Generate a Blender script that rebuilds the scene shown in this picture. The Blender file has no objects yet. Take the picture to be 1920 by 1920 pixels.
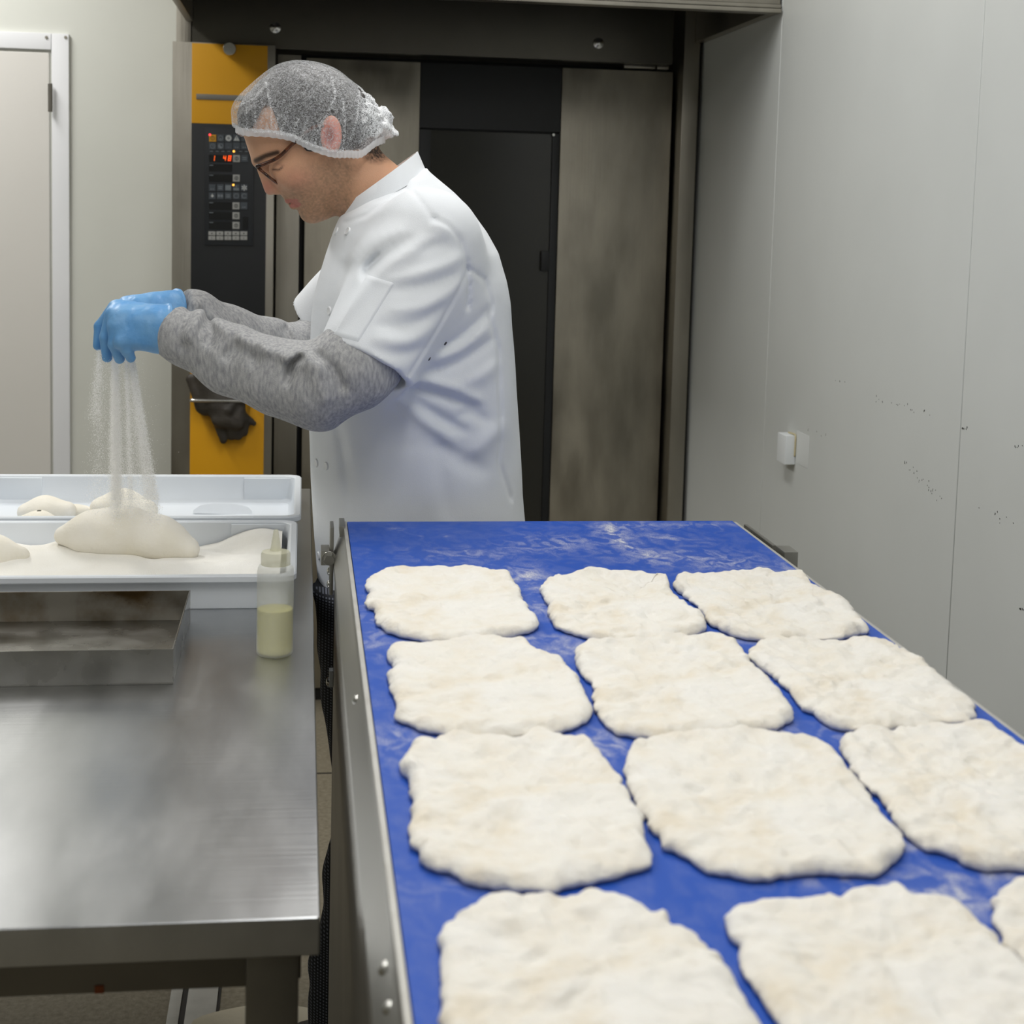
import bpy, bmesh, math, random
import numpy as np
from mathutils import Vector, Matrix, noise as mnoise
random.seed(7); rng = np.random.default_rng(7)
scene = bpy.context.scene
COL = scene.collection
# ------------------------------------------------------------------ camera
F_PX, PPX, PPY, RES = 2850.0, 960.0, 673.0, 1920.0
CAMZ = 1.51
def _n(v): v = np.array(v, float); return v / np.linalg.norm(v)
_d = _n(((570 - PPX) / F_PX, (372 - PPY) / F_PX, 1.0))
_dn = np.array(((215 - PPX) / F_PX, (28620 - PPY) / F_PX, 1.0)); _dn = _n(_dn - _d * _dn.dot(_d))
_r = np.cross(_dn, _d)
def c2w(v): return np.array((v.dot(_r), v.dot(_d), -v.dot(_dn)))
cam_data = bpy.data.cameras.new('camera'); cam = bpy.data.objects.new('camera', cam_data); COL.objects.link(cam)
_cx = c2w(np.array((1., 0, 0))); _cy = c2w(np.array((0, -1., 0))); _cz = c2w(np.array((0, 0, -1.)))
cam.matrix_world = Matrix(((_cx[0], _cy[0], _cz[0], 0), (_cx[1], _cy[1], _cz[1], 0), (_cx[2], _cy[2], _cz[2], CAMZ), (0, 0, 0, 1)))
cam_data.sensor_fit = 'HORIZONTAL'; cam_data.sensor_width = 36.0
cam_data.lens = F_PX / RES * 36.0
cam_data.shift_y = (PPY - RES / 2) / RES
cam_data.clip_start = 0.02; cam_data.clip_end = 60
cam_data.dof.use_dof = True; cam_data.dof.focus_distance = 2.36; cam_data.dof.aperture_fstop = 9.0
scene.camera = cam
# ------------------------------------------------------------------ colour management, world
scene.view_settings.view_transform = 'Standard'; scene.view_settings.look = 'None'
scene.view_settings.exposure = -0.85; scene.view_settings.gamma = 1.0
scene.view_settings.use_curve_mapping = False
world = bpy.data.worlds.new('world'); scene.world = world; world.use_nodes = True
world.node_tree.nodes['Background'].inputs[0].default_value = (0.9, 0.95, 1.0, 1)
world.node_tree.nodes['Background'].inputs[1].default_value = 0.05
# ------------------------------------------------------------------ ceiling lamps (area lights sit in modelled luminaires, see below)
CEIL = 2.75
LAMPS = [  # x, y, length x, length y, watts
    (-1.20, 3.75, 0.30, 1.25, 46.0),
    (-1.15, 1.1, 0.30, 1.25, 19.0),
    (0.30, 2.75, 0.30, 1.25, 24.0),
    (0.30, 0.9, 0.30, 1.25, 21.0),
    (0.30, -1.2, 0.30, 1.25, 4.0),
    (-1.15, -1.2, 0.30, 1.25, 4.0),
]
LAMP_COL = (1.0, 0.99, 0.965)
for _i, (x, y, sx, sy, w) in enumerate(LAMPS):
    L = bpy.data.lights.new('ceiling_lamp_light', 'AREA'); L.shape = 'RECTANGLE'
    L.size = sx - 0.02; L.size_y = sy - 0.02; L.energy = w; L.color = LAMP_COL
    lo = bpy.data.objects.new('ceiling_lamp_light', L); COL.objects.link(lo); lo.location = (x, y, CEIL - 0.075)

# ------------------------------------------------------------------ pixel -> world helpers
def ray(px, py): return c2w(np.array(((px - PPX) / F_PX, (py - PPY) / F_PX, 1.0)))
C0 = np.array((0, 0, CAMZ))
def at_y(px, py, y): v = ray(px, py); return C0 + v * (y / v[1])
def at_z(px, py, z): v = ray(px, py); return C0 + v * ((z - CAMZ) / v[2])
def at_x(px, py, x): v = ray(px, py); return C0 + v * (x / v[0])

# ------------------------------------------------------------------ mesh helpers
def mesh_from(name, verts, faces, smooth=False):
    me = bpy.data.meshes.new(name)
    me.from_pydata([tuple(map(float, v)) for v in verts], [], [tuple(map(int, f)) for f in faces])
    me.update()
    if smooth: me.polygons.foreach_set('use_smooth', [True] * len(me.polygons))
    return me
def obj(name, me, mat=None, parent=None):
    if isinstance(me, bmesh.types.BMesh):
        b = me; me = bpy.data.meshes.new(name); b.to_mesh(me); b.free()
    o = bpy.data.objects.new(name, me); COL.objects.link(o)
    if mat is not None and len(me.materials) == 0: me.materials.append(mat)
    if parent is not None: o.parent = parent; o.matrix_parent_inverse = parent.matrix_world.inverted() if False else Matrix.Translation(-parent.location)
    return o
def empty(name, loc=(0, 0, 0)):
    o = bpy.data.objects.new(name, None); COL.objects.link(o); o.location = tuple(map(float, loc)); o.empty_display_size = 0.05
    return o
def tag(o, label, cat, group=None):
    o['label'] = label; o['category'] = cat
    if group: o['group'] = group
    return o
def struct(o): o['kind'] = 'structure'; return o
def smooth(me, angle=None):
    me.polygons.foreach_set('use_smooth', [True] * len(me.polygons))
    if angle is not None: me.set_sharp_from_angle(angle=math.radians(angle))
    return me
def box_bm(x0, x1, y0, y1, z0, z1, bev=0.0, seg=2, bm=None):
    own = bm is None
    b = bmesh.new()
    bmesh.ops.create_cube(b, size=1.0)
    for v in b.verts:
        v.co = Vector(((x0 + x1) / 2 + v.co.x * (x1 - x0), (y0 + y1) / 2 + v.co.y * (y1 - y0), (z0 + z1) / 2 + v.co.z * (z1 - z0)))
    if bev > 0:
        bmesh.ops.bevel(b, geom=list(b.edges), offset=bev, segments=seg, profile=0.7, affect='EDGES')
    if own: return b
    tmp = bpy.data.meshes.new('t'); b.to_mesh(tmp); b.free(); bm.from_mesh(tmp); bpy.data.meshes.remove(tmp)
    return bm
def box(name, x0, x1, y0, y1, z0, z1, mat, parent=None, bev=0.0, seg=2):
    o = obj(name, box_bm(min(x0, x1), max(x0, x1), min(y0, y1), max(y0, y1), min(z0, z1), max(z0, z1), bev, seg), mat, parent)
    if bev > 0: smooth(o.data, 40)
    return o
def pbox(name, px0, py0, px1, py1, Y, depth, mat, parent=None, bev=0.0, zfloor=False, grow=0.0):
    """axis-aligned box whose front face, on the plane y = Y, spans the given pixel rectangle"""
    cx, cy = (px0 + px1) / 2, (py0 + py1) / 2
    X0 = at_y(px0, cy, Y)[0]; X1 = at_y(px1, cy, Y)[0]; Z1 = at_y(cx, py0, Y)[2]; Z0 = 0.0 if zfloor else at_y(cx, py1, Y)[2]
    return box(name, X0 - grow, X1 + grow, Y, Y + depth, Z0, Z1, mat, parent, bev)
def cyl(name, p0, p1, r0, r1, mat, parent=None, n=24, caps=True, bev=0.0):
    p0 = Vector(p0); p1 = Vector(p1); ax = (p1 - p0); L = ax.length; q = Vector((0, 0, 1)).rotation_difference(ax.normalized()).to_matrix()
    prof = [(r0, 0), (r1, L)]
    if bev: prof = [(max(r0 - bev, 1e-5), 0), (r0, bev), (r1, L - bev), (max(r1 - bev, 1e-5), L)]
    V = []; Fc = []
    for r, h in prof:
        for i in range(n):
            a = 2 * math.pi * i / n; V.append(p0 + q @ Vector((r * math.cos(a), r * math.sin(a), h)))
    for k in range(len(prof) - 1):
        for i in range(n): j = (i + 1) % n; Fc.append((k * n + i, k * n + j, (k + 1) * n + j, (k + 1) * n + i))
    if caps: Fc.append(tuple(reversed(range(n)))); Fc.append(tuple(range((len(prof) - 1) * n, len(prof) * n)))
    o = obj(name, mesh_from(name, V, Fc), mat, parent); smooth(o.data, 40); return o
def lathe(name, prof, center, mat, parent=None, n=40):
    V = []; Fc = []
    for r, h in prof:
        for i in range(n):
            a = 2 * math.pi * i / n; V.append((center[0] + r * math.cos(a), center[1] + r * math.sin(a), center[2] + h))
    for k in range(len(prof) - 1):
        for i in range(n): j = (i + 1) % n; Fc.append((k * n + i, k * n + j, (k + 1) * n + j, (k + 1) * n + i))
    Fc.append(tuple(reversed(range(n)))); Fc.append(tuple(range((len(prof) - 1) * n, len(prof) * n)))
    o = obj(name, mesh_from(name, V, Fc), mat, parent); smooth(o.data, 50); return o
def catmull(pts, n_per=8, closed=False):
    P = [np.array(p, float) for p in pts]; out = []; N = len(P)
    rngk = range(N) if closed else range(N - 1)
    for i in rngk:
        p0 = P[(i - 1) % N] if closed or i > 0 else P[i]; p1 = P[i]; p2 = P[(i + 1) % N]; p3 = P[(i + 2) % N] if closed or i + 2 < N else p2
        for k in range(n_per):
            t = k / n_per
            out.append(0.5 * ((2 * p1) + (-p0 + p2) * t + (2 * p0 - 5 * p1 + 4 * p2 - p3) * t * t + (-p0 + 3 * p1 - 3 * p2 + p3) * t ** 3))
    if not closed: out.append(P[-1])
    return np.array(out)
def tube_mesh(name, pts, radii, n=10, flat=None):
    pts = [Vector(tuple(map(float, p))) for p in pts]; m = len(pts)
    if not hasattr(radii, '__len__'): radii = [radii] * m
    V = []; Fc = []; prev = None
    for k in range(m):
        t = (pts[min(k + 1, m - 1)] - pts[max(k - 1, 0)]).normalized()
        if prev is None:
            ref = Vector((0, 1, 0)) if abs(t.y) < 0.9 else Vector((1, 0, 0)); u = t.cross(ref).normalized()
        else: u = (prev - t * prev.dot(t)).normalized()
        prev = u; w = t.cross(u)
        for i in range(n):
            a = 2 * math.pi * i / n; V.append(pts[k] + (u * math.cos(a) + w * math.sin(a)) * radii[k])
    for k in range(m - 1):
        for i in range(n): j = (i + 1) % n; Fc.append((k * n + i, k * n + j, (k + 1) * n + j, (k + 1) * n + i))
    Fc.append(tuple(reversed(range(n)))); Fc.append(tuple(range((m - 1) * n, m * n)))
    return mesh_from(name, V, Fc, True)

# ------------------------------------------------------------------ numpy noise + signed-distance meshing
def _hash(i, j, k, s):
    h = (i * 374761393 + j * 668265263 + k * 2147483647 + s * 974634777) & 0xffffffff
    h = ((h ^ (h >> 13)) * 1274126177) & 0xffffffff
    return ((h ^ (h >> 16)) & 0xffff) / 65535.0 * 2 - 1
def vnoise(x, y, z, s=0):
    x, y, z = np.broadcast_arrays(np.asarray(x, float), np.asarray(y, float), np.asarray(z, float))
    xi = np.floor(x).astype(np.int64); yi = np.floor(y).astype(np.int64); zi = np.floor(z).astype(np.int64)
    fx, fy, fz = x - xi, y - yi, z - zi
    u, v, w = [f * f * f * (f * (f * 6 - 15) + 10) for f in (fx, fy, fz)]
    r = 0
    for a in (0, 1):
        for b in (0, 1):
            for c in (0, 1):
                r = r + _hash(xi + a, yi + b, zi + c, s) * (u if a else 1 - u) * (v if b else 1 - v) * (w if c else 1 - w)
    return r
def grid(lo, hi, h):
    ax = [np.arange(lo[i], hi[i] + h, h, dtype=np.float32) for i in range(3)]
    return np.meshgrid(*ax, indexing='ij')
def surface_nets(Fv, lo, h):
    ins = Fv < 0
    nx, ny, nz = Fv.shape
    cnt = np.zeros((nx - 1, ny - 1, nz - 1), np.int8)
    for a in (0, 1):
        for b in (0, 1):
            for c in (0, 1): cnt += ins[a:nx - 1 + a, b:ny - 1 + b, c:nz - 1 + c]
    act = np.argwhere((cnt > 0) & (cnt < 8))
    idx = -np.ones(cnt.shape, np.int64); idx[tuple(act.T)] = np.arange(len(act))
    acc = np.zeros((len(act), 3)); num = np.zeros(len(act))
    corners = [(a, b, c) for a in (0, 1) for b in (0, 1) for c in (0, 1)]
    for p in range(8):
        for q in range(p + 1, 8):
            A, B = np.array(corners[p]), np.array(corners[q])
            if np.abs(A - B).sum() != 1: continue
            fa = Fv[tuple((act + A).T)].astype(float); fb = Fv[tuple((act + B).T)].astype(float)
            m = (fa < 0) != (fb < 0)
            t = np.where(m, fa / np.where(m, fa - fb, 1), 0)
            acc += (m[:, None]) * (A + (B - A) * t[:, None]); num += m
    V = (act + acc / num[:, None]) * h + np.array(lo)
    faces = []
    for axis in range(3):
        sl0 = [slice(None)] * 3; sl1 = [slice(None)] * 3
        sl0[axis] = slice(0, -1); sl1[axis] = slice(1, None)
        ch = ins[tuple(sl0)] != ins[tuple(sl1)]
        e = np.argwhere(ch)
        o1, o2 = [(1, 2), (2, 0), (0, 1)][axis]
        ok = (e[:, o1] > 0) & (e[:, o2] > 0) & (e[:, o1] < Fv.shape[o1] - 1) & (e[:, o2] < Fv.shape[o2] - 1)
        e = e[ok]
        def cell(d1, d2):
            c = e.copy(); c[:, o1] -= d1; c[:, o2] -= d2; return idx[tuple(c.T)]
        q = np.stack([cell(1, 1), cell(0, 1), cell(0, 0), cell(1, 0)], 1)
        flip = ~ins[tuple(e.T)]
        q[flip] = q[flip][:, ::-1]
        faces.append(q)
    return V, np.concatenate(faces)
def np_mesh(name, V, Fq, sm=True):
    me = bpy.data.meshes.new(name)
    me.vertices.add(len(V)); me.vertices.foreach_set('co', np.ascontiguousarray(V, np.float32).ravel())
    k = Fq.shape[1]
    me.loops.add(len(Fq) * k); me.loops.foreach_set('vertex_index', np.ascontiguousarray(Fq, np.int32).ravel())
    me.polygons.add(len(Fq)); me.polygons.foreach_set('loop_start', np.arange(0, len(Fq) * k, k, dtype=np.int32))
    me.polygons.foreach_set('loop_total', np.full(len(Fq), k, np.int32))
    if sm: me.polygons.foreach_set('use_smooth', np.ones(len(Fq), bool))
    me.update(calc_edges=True); me.validate(); return me
def largest(V, Q):
    lab = np.arange(len(V)); e = np.concatenate([Q[:, [i, (i + 1) % Q.shape[1]]] for i in range(Q.shape[1])])
    while True:
        m = np.minimum(lab[e[:, 0]], lab[e[:, 1]]); new = lab.copy(); np.minimum.at(new, e[:, 0], m); np.minimum.at(new, e[:, 1], m); new = new[new]
        if (new == lab).all(): break
        lab = new
    u, c = np.unique(lab, return_counts=True); k = lab == u[c.argmax()]; Q = Q[k[Q].all(1)]
    rm = np.cumsum(k) - 1; return V[k], rm[Q]
def lap_smooth(V, Fq, it=2, lam=0.5):
    e = np.concatenate([Fq[:, [i, (i + 1) % Fq.shape[1]]] for i in range(Fq.shape[1])])
    for _ in range(it):
        S = np.zeros_like(V); N = np.zeros(len(V))
        np.add.at(S, e[:, 0], V[e[:, 1]]); np.add.at(N, e[:, 0], 1)
        np.add.at(S, e[:, 1], V[e[:, 0]]); np.add.at(N, e[:, 1], 1)
        V = V + lam * (S / np.maximum(N, 1)[:, None] - V)
    return V
def smin(a, b, k):
    h = np.clip(0.5 + 0.5 * (b - a) / k, 0, 1); return b + (a - b) * h - k * h * (1 - h)
def smax(a, b, k): return -smin(-a, -b, k)
def rcone(G, a, b, ra, rb, sy=1.0):
    X, Y, Z = G; ax, ay, az = [float(t) for t in a]; dx, dy, dz = [float(b[i] - a[i]) for i in range(3)]
    L2 = dx * dx + dy * dy + dz * dz + 1e-12
    t = np.clip(((X - ax) * dx + (Y - ay) * dy + (Z - az) * dz) / L2, 0, 1)
    return np.sqrt((X - ax - t * dx) ** 2 + ((Y - ay - t * dy) / sy) ** 2 + (Z - az - t * dz) ** 2) - (ra + (rb - ra) * t)
def ellip(G, c, r, R=None):
    X, Y, Z = G[0] - c[0], G[1] - c[1], G[2] - c[2]
    if R is not None: X, Y, Z = [R[0][i] * X + R[1][i] * Y + R[2][i] * Z for i in range(3)] if False else [R[i][0] * X + R[i][1] * Y + R[i][2] * Z for i in range(3)]
    k0 = np.sqrt((X / r[0]) ** 2 + (Y / r[1]) ** 2 + (Z / r[2]) ** 2)
    return (k0 - 1) * min(r)
def poly_sdf(X, Z, poly):
    """signed distance (negative inside) to a closed 2D polygon"""
    d = np.full(X.shape, 1e9, np.float32); s = np.zeros(X.shape, bool); n = len(poly)
    for i in range(n):
        a = poly[i]; b = poly[(i + 1) % n]; ex, ez = b[0] - a[0], b[1] - a[1]
        wx, wz = X - a[0], Z - a[1]
        t = np.clip((wx * ex + wz * ez) / (ex * ex + ez * ez + 1e-14), 0, 1)
        d = np.minimum(d, (wx - ex * t) ** 2 + (wz - ez * t) ** 2)
        c = (a[1] > Z) != (b[1] > Z)
        if abs(ez) > 1e-12: s ^= c & (X < ex * (Z - a[1]) / ez + a[0])
    d = np.sqrt(d); return np.where(s, -d, d)
def line_dist(X, Z, pts):
    d = np.full(X.shape, 1e9, np.float32)
    for a, b in zip(pts[:-1], pts[1:]):
        ex, ez = b[0] - a[0], b[1] - a[1]; wx, wz = X - a[0], Z - a[1]
        t = np.clip((wx * ex + wz * ez) / (ex * ex + ez * ez + 1e-14), 0, 1)
        d = np.minimum(d, (wx - ex * t) ** 2 + (wz - ez * t) ** 2)
    return np.sqrt(d)

# ------------------------------------------------------------------ materials
def srgb(r, g, b):
    f = lambda c: (c / 255 / 12.92) if c / 255 <= 0.04045 else ((c / 255 + 0.055) / 1.055) ** 2.4
    return (f(r), f(g), f(b), 1.0)
MATS = {}
def pmat(name, c1, c2=None, rough=0.5, metal=0.0, scale=8.0, stretch=(1, 1, 1), bump=0.0, bscale=60.0, detail=4.0, rvar=0.0, spec=0.5, bstretch=(1, 1, 1), contrast=(0.3, 0.7), **kw):
    if name in MATS: return MATS[name]
    m = bpy.data.materials.new(name); m.use_nodes = True; nt = m.node_tree; N = nt.nodes; Lk = nt.links
    p = N['Principled BSDF']; p.inputs['Roughness'].default_value = rough; p.inputs['Metallic'].default_value = metal
    p.inputs['Specular IOR Level'].default_value = spec
    tc = N.new('ShaderNodeTexCoord')
    c2 = c2 or c1
    mp = N.new('ShaderNodeMapping'); mp.inputs['Scale'].default_value = stretch; Lk.new(tc.outputs['Object'], mp.inputs[0])
    nz = N.new('ShaderNodeTexNoise'); nz.inputs['Scale'].default_value = scale; nz.inputs['Detail'].default_value = detail; Lk.new(mp.outputs[0], nz.inputs['Vector'])
    rp = N.new('ShaderNodeValToRGB'); rp.color_ramp.elements[0].position = contrast[0]; rp.color_ramp.elements[1].position = contrast[1]
    rp.color_ramp.elements[0].color = c1; rp.color_ramp.elements[1].color = c2
    Lk.new(nz.outputs[0], rp.inputs[0]); Lk.new(rp.outputs[0], p.inputs['Base Color'])
    if rvar:
        mr = N.new('ShaderNodeMapRange'); mr.inputs[3].default_value = rough - rvar; mr.inputs[4].default_value = rough + rvar
        mr.inputs[1].default_value = 0.3; mr.inputs[2].default_value = 0.7
        Lk.new(nz.outputs[0], mr.inputs[0]); Lk.new(mr.outputs[0], p.inputs['Roughness'])
    if bump:
        mb = N.new('ShaderNodeMapping'); mb.inputs['Scale'].default_value = bstretch; Lk.new(tc.outputs['Object'], mb.inputs[0])
        nb = N.new('ShaderNodeTexNoise'); nb.inputs['Scale'].default_value = bscale; nb.inputs['Detail'].default_value = 3; Lk.new(mb.outputs[0], nb.inputs['Vector'])
        bp = N.new('ShaderNodeBump'); bp.inputs['Strength'].default_value = 1.0; bp.inputs['Distance'].default_value = bump
        Lk.new(nb.outputs[0], bp.inputs['Height']); Lk.new(bp.outputs[0], p.inputs['Normal'])
    for k, v in kw.items(): p.inputs[k.replace('_', ' ')].default_value = v
    MATS[name] = m; m['nz'] = 0
    return m
def emat(name, col, strength):
    m = bpy.data.materials.new(name); m.use_nodes = True; p = m.node_tree.nodes['Principled BSDF']
    p.inputs['Base Color'].default_value = col; p.inputs['Emission Color'].default_value = col; p.inputs['Emission Strength'].default_value = strength
    MATS[name] = m; return m
M_wall = pmat('wall_panel_paint', srgb(206, 209, 207), srgb(211, 214, 212), rough=0.38, scale=3, spec=0.35)
M_wallb = pmat('back_wall_paint', srgb(203, 204, 196), srgb(210, 211, 203), rough=0.6, scale=2)
M_ceil = pmat('ceiling_paint', srgb(225, 225, 222), rough=0.8)
M_door = pmat('door_paint', srgb(212, 209, 203), srgb(215, 212, 206), rough=0.5, scale=2)
M_trim = pmat('door_frame_paint', srgb(228, 229, 231), srgb(222, 223, 226), rough=0.45, scale=3)
M_steel = pmat('brushed_steel', srgb(150, 145, 135), srgb(176, 171, 160), rough=0.36, metal=1.0, scale=5, stretch=(1.5, 1, 0.5), rvar=0.06, bump=0.0004, bscale=240, bstretch=(1, 1, 0.02))
M_steel_door = pmat('stained_oven_steel', srgb(140, 135, 124), srgb(180, 174, 160), rough=0.42, metal=1.0, scale=7, stretch=(1.6, 1, 0.5), detail=6, rvar=0.1, bump=0.0003, bscale=200, bstretch=(1, 1, 0.03))
M_steel_table = pmat('worktop_steel', srgb(186, 188, 190), srgb(202, 203, 204), rough=0.31, metal=1.0, scale=9, stretch=(2.0, 0.6, 1), detail=7, rvar=0.03, bump=0.0002, bscale=120, bstretch=(0.06, 1.5, 1))
M_steel_dark = pmat('dull_frame_steel', srgb(120, 117, 110), srgb(138, 134, 126), rough=0.45, metal=1.0, scale=6)
M_steel_conv = pmat('conveyor_steel', srgb(160, 159, 154), srgb(178, 176, 170), rough=0.4, metal=1.0, scale=5, stretch=(1, .4, 1), rvar=0.05)
M_chrome = pmat('polished_steel', srgb(200, 199, 195), rough=0.2, metal=1.0)
M_alu = pmat('light_edge_profile', srgb(196, 195, 190), srgb(182, 180, 174), rough=0.5, metal=0.4, scale=25)
M_black = pmat('black_gap', srgb(14, 14, 14), rough=0.6)
M_blackp = pmat('black_panel', srgb(18, 20, 22), srgb(22, 24, 27), rough=0.45, scale=4)
M_yellow = pmat('yellow_enamel', srgb(210, 150, 0), srgb(214, 154, 2), rough=0.5, scale=4)
M_floor = pmat('floor_concrete', srgb(118, 110, 92), srgb(146, 138, 120), rough=0.6, scale=90, detail=6, bump=0.001, bscale=200)
M_white_pl = pmat('white_plastic', srgb(226, 231, 236), srgb(219, 224, 230), rough=0.35, scale=4, Subsurface_Weight=0.0)
# ------------------------------------------------------------------ room shell
WX = 1.16; WL = -3.2; YB = 4.62; YF = -2.6
struct(box('floor', WL, WX + .3, YF, YB + 1.2, -0.08, 0, M_floor))
fl_ = bpy.data.objects['floor']
# floor slab joints visible between table and conveyor: recessed thin strips as children
M_joint = pmat('floor_joint', srgb(60, 56, 48), rough=0.9)
M_slab = M_floor
for yj in (at_z(612, 1450, 0)[1],):
    box('slab_joint', WL, WX, yj - .004, yj + .004, 0, 0.0012, M_joint, fl_)
struct(box('ceiling', WL, WX + .3, YF, YB + 1.2, CEIL, CEIL + 0.1, M_ceil))
wr = struct(box('wall_right', WX + 0.02, WX + 0.14, YF, YB + 1.2, 0, CEIL, M_wall))
seams = [at_x(1811, 625, WX)[1], at_x(1445, 525, WX)[1]]
pw = seams[1] - seams[0]
ys = [seams[0] + k * pw for k in range(-5, 4)]
ys = [y for y in ys if YF - pw < y < YB + 1.2 + pw]
for a, b in zip(ys[:-1], ys[1:]):
    box('panel', WX, WX + 0.02, max(a, YF) + 0.0012, min(b, YB + 1.2) - 0.0012, 0, CEIL, M_wall, wr, bev=0.0012, seg=1)
struct(box('wall_left', WL - 0.12, WL, YF, YB + 1.2, 0, CEIL, M_wallb))
struct(box('wall_front', WL, WX, YF - 0.12, YF, 0, CEIL, M_wallb))
# back wall: left of the oven and above it
XOL = at_y(332, 40, 4.46)[0]
bw = bmesh.new(); box_bm(WL, XOL - 0.01, YB, YB + .1, 0, CEIL, bm=bw); box_bm(XOL - 0.01, WX + .02, YB, YB + .1, 2.35, CEIL, bm=bw)
struct(obj('wall_back', bw, M_wallb))
struct(box('wall_recess', XOL - .1, WX + .2, YB + 1.1, YB + 1.2, 0, CEIL, M_wallb))
# scuff specks on the right wall
_pa = at_x(1493, 845, WX)[1]; _pb = at_x(1516, 845, WX)[1]
box('pale_patch', WX - .0006, WX + .0005, _pb, _pa, at_x(1505, 874, WX)[2], at_x(1505, 812, WX)[2], pmat('pale_patch_surface', srgb(216, 219, 218), rough=.45), wr, bev=.0002)  # thin patch slightly paler than the wall, beside the white block
sv = []; sf = []
def scuff(px, py, n, spread, slope=0.0):
    for _ in range(n):
        t = random.uniform(-1, 1); x = px + t * spread; y = py + t * spread * slope + random.gauss(0, spread * 0.12)
        c = at_x(x, y, WX); w = random.uniform(.0004, .0012); h = random.uniform(.0005, .0020); k = len(sv); e = WX - .0006
        for dy, dz in ((-w, -h), (w, -h * .3), (w * .8, h), (-w * .7, h * .6)): sv.append((e, c[1] + dy, c[2] + dz))
        for dy, dz in ((-w, -h), (w, -h * .3), (w * .8, h), (-w * .7, h * .6)): sv.append((WX + .0005, c[1] + dy, c[2] + dz))
        sf.append((k, k + 1, k + 2, k + 3))
        for i in range(4): sf.append((k + i, k + 4 + i, k + 4 + (i + 1) % 4, k + (i + 1) % 4))
scuff(1735, 905, 26, 42, .9); scuff(1700, 765, 16, 60, .35); scuff(1808, 803, 8, 6); scuff(1910, 838, 5, 8); scuff(1915, 1142, 7, 6); scuff(1545, 815, 6, 30, .3); scuff(1870, 970, 8, 40, .4); scuff(1575, 715, 3, 12)
so = obj('scuff_marks', mesh_from('scuffs', sv, sf), pmat('scuff_dirt', srgb(70, 70, 66), rough=.8), wr); so['kind'] = 'stuff'
# ------------------------------------------------------------------ ceiling luminaires
M_diff = emat('lamp_diffuser', (1, .985, .95, 1), 3.0)
names = ['over the worktop', 'behind over the worktop', 'over the conveyor belt end', 'over the middle of the conveyor belt', 'behind the viewer over the conveyor', 'behind the viewer over the worktop']
for i, (x, y, sx, sy, w) in enumerate(LAMPS):
    t = empty('ceiling_luminaire', (x, y, CEIL)); tag(t, 'white rectangular ceiling luminaire ' + ['above the white trays', 'above the bare end of the steel table', 'above the man and the belt end', 'above the middle of the blue belt', 'at the far front above the belt', 'at the far front left of the room'][i], 'ceiling light', 'ceiling luminaires')
    box('housing', x - sx / 2 - .03, x + sx / 2 + .03, y - sy / 2 - .03, y + sy / 2 + .03, CEIL - .05, CEIL - .0005, M_trim, t, bev=.006)
    box('diffuser', x - sx / 2, x + sx / 2, y - sy / 2, y + sy / 2, CEIL - .06, CEIL - .05, M_diff, t, bev=.003)
# ------------------------------------------------------------------ left door in the back wall
YD = YB - 0.004
dr = struct(obj('door_1', box_bm(at_y(-560, 500, YD)[0], at_y(94, 500, YD)[0], YD - .004, YD + .03, .01, at_y(45, 97, YD)[2], .004), M_door))
fr = struct(obj('trim_1', bmesh.new(), M_trim))
xi, xo = at_y(99, 480, YD)[0], at_y(131, 480, YD)[0]; zt0, zt1 = at_y(50, 92, YD)[2], at_y(50, 61, YD)[2]; xl = at_y(-600, 500, YD)[0]
box('jamb', xi, xo, YD - .010, YD + .02, 0, zt1, M_trim, fr, bev=.003)
box('head', xl, xi - .001, YD - .0095, YD + .02, zt0, zt1, M_trim, fr, bev=.003)
box('gap_shadow', at_y(94, 480, YD)[0] + .0005, xi - .0005, YD + .006, YD + .02, 0, zt0, M_black, fr)
for px in (87, 123):
    p = at_y(px, 70, YD - .010); cyl('screw', (p[0], p[1] + .001, p[2]), (p[0], p[1] - .003, p[2]), .005, .004, M_steel, fr, 12)
hp0, hp1 = at_y(95, 157, YD - .02), at_y(95, 210, YD - .02)
hin = cyl('hinge', (hp0[0], hp0[1] - .008, hp1[2]), (hp0[0], hp0[1] - .008, hp0[2]), .0065, .0065, M_steel_dark, dr, 14, bev=.001)
cyl('hinge', (hp0[0], hp0[1] - .008, .35), (hp0[0], hp0[1] - .008, .44), .0065, .0065, M_steel_dark, dr, 14, bev=.001)
# ------------------------------------------------------------------ rack oven
YDR, YFA, YCC = 4.50, 4.42, 4.36          # door plane, fascia plane, control-column plane
oven = empty('rack_oven', (at_y(800, 500, YFA)[0], YFA, 0)); tag(oven, 'tall stainless steel rack oven with yellow control column and dark glass door', 'oven')
XR = WX - .002
xfa0 = at_y(360, 60, YFA)[0]; xfa1 = at_y(1263, 60, YFA)[0]; zfb = at_y(800, 102.5, YFA)[2]
box('fascia', xfa0, xfa1, YFA, YFA + .05, zfb, 2.36, pmat('hood_shaded_fascia_steel', srgb(84, 82, 76), srgb(94, 91, 84), rough=.34, metal=1.0, scale=4), oven, bev=.002)  # fascia base colour darkened to stand in for the hood's shade
for px, py in ((516, 52), (1122, 81)):
    p = at_y(px, py, YFA); b = lathe('bolt', [(.0155, 0), (.0155, .003), (.010, .0045), (.010, .009), (.006, .011)], (0, 0, 0), M_chrome, oven, 24)
    b.matrix_basis = Matrix.Translation(tuple(p)) @ Matrix.Rotation(math.radians(90), 4, 'X')
    b.matrix_parent_inverse = Matrix.Translation(-oven.location)
xc0 = at_y(1267, 500, YFA)[0]; xc1 = min(at_y(1310, 500, YFA)[0], XR - .012)
box('side_column', xc0, xc1, YFA - .005, YFA + .3, 0, 2.36, M_steel, oven, bev=.003)
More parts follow.
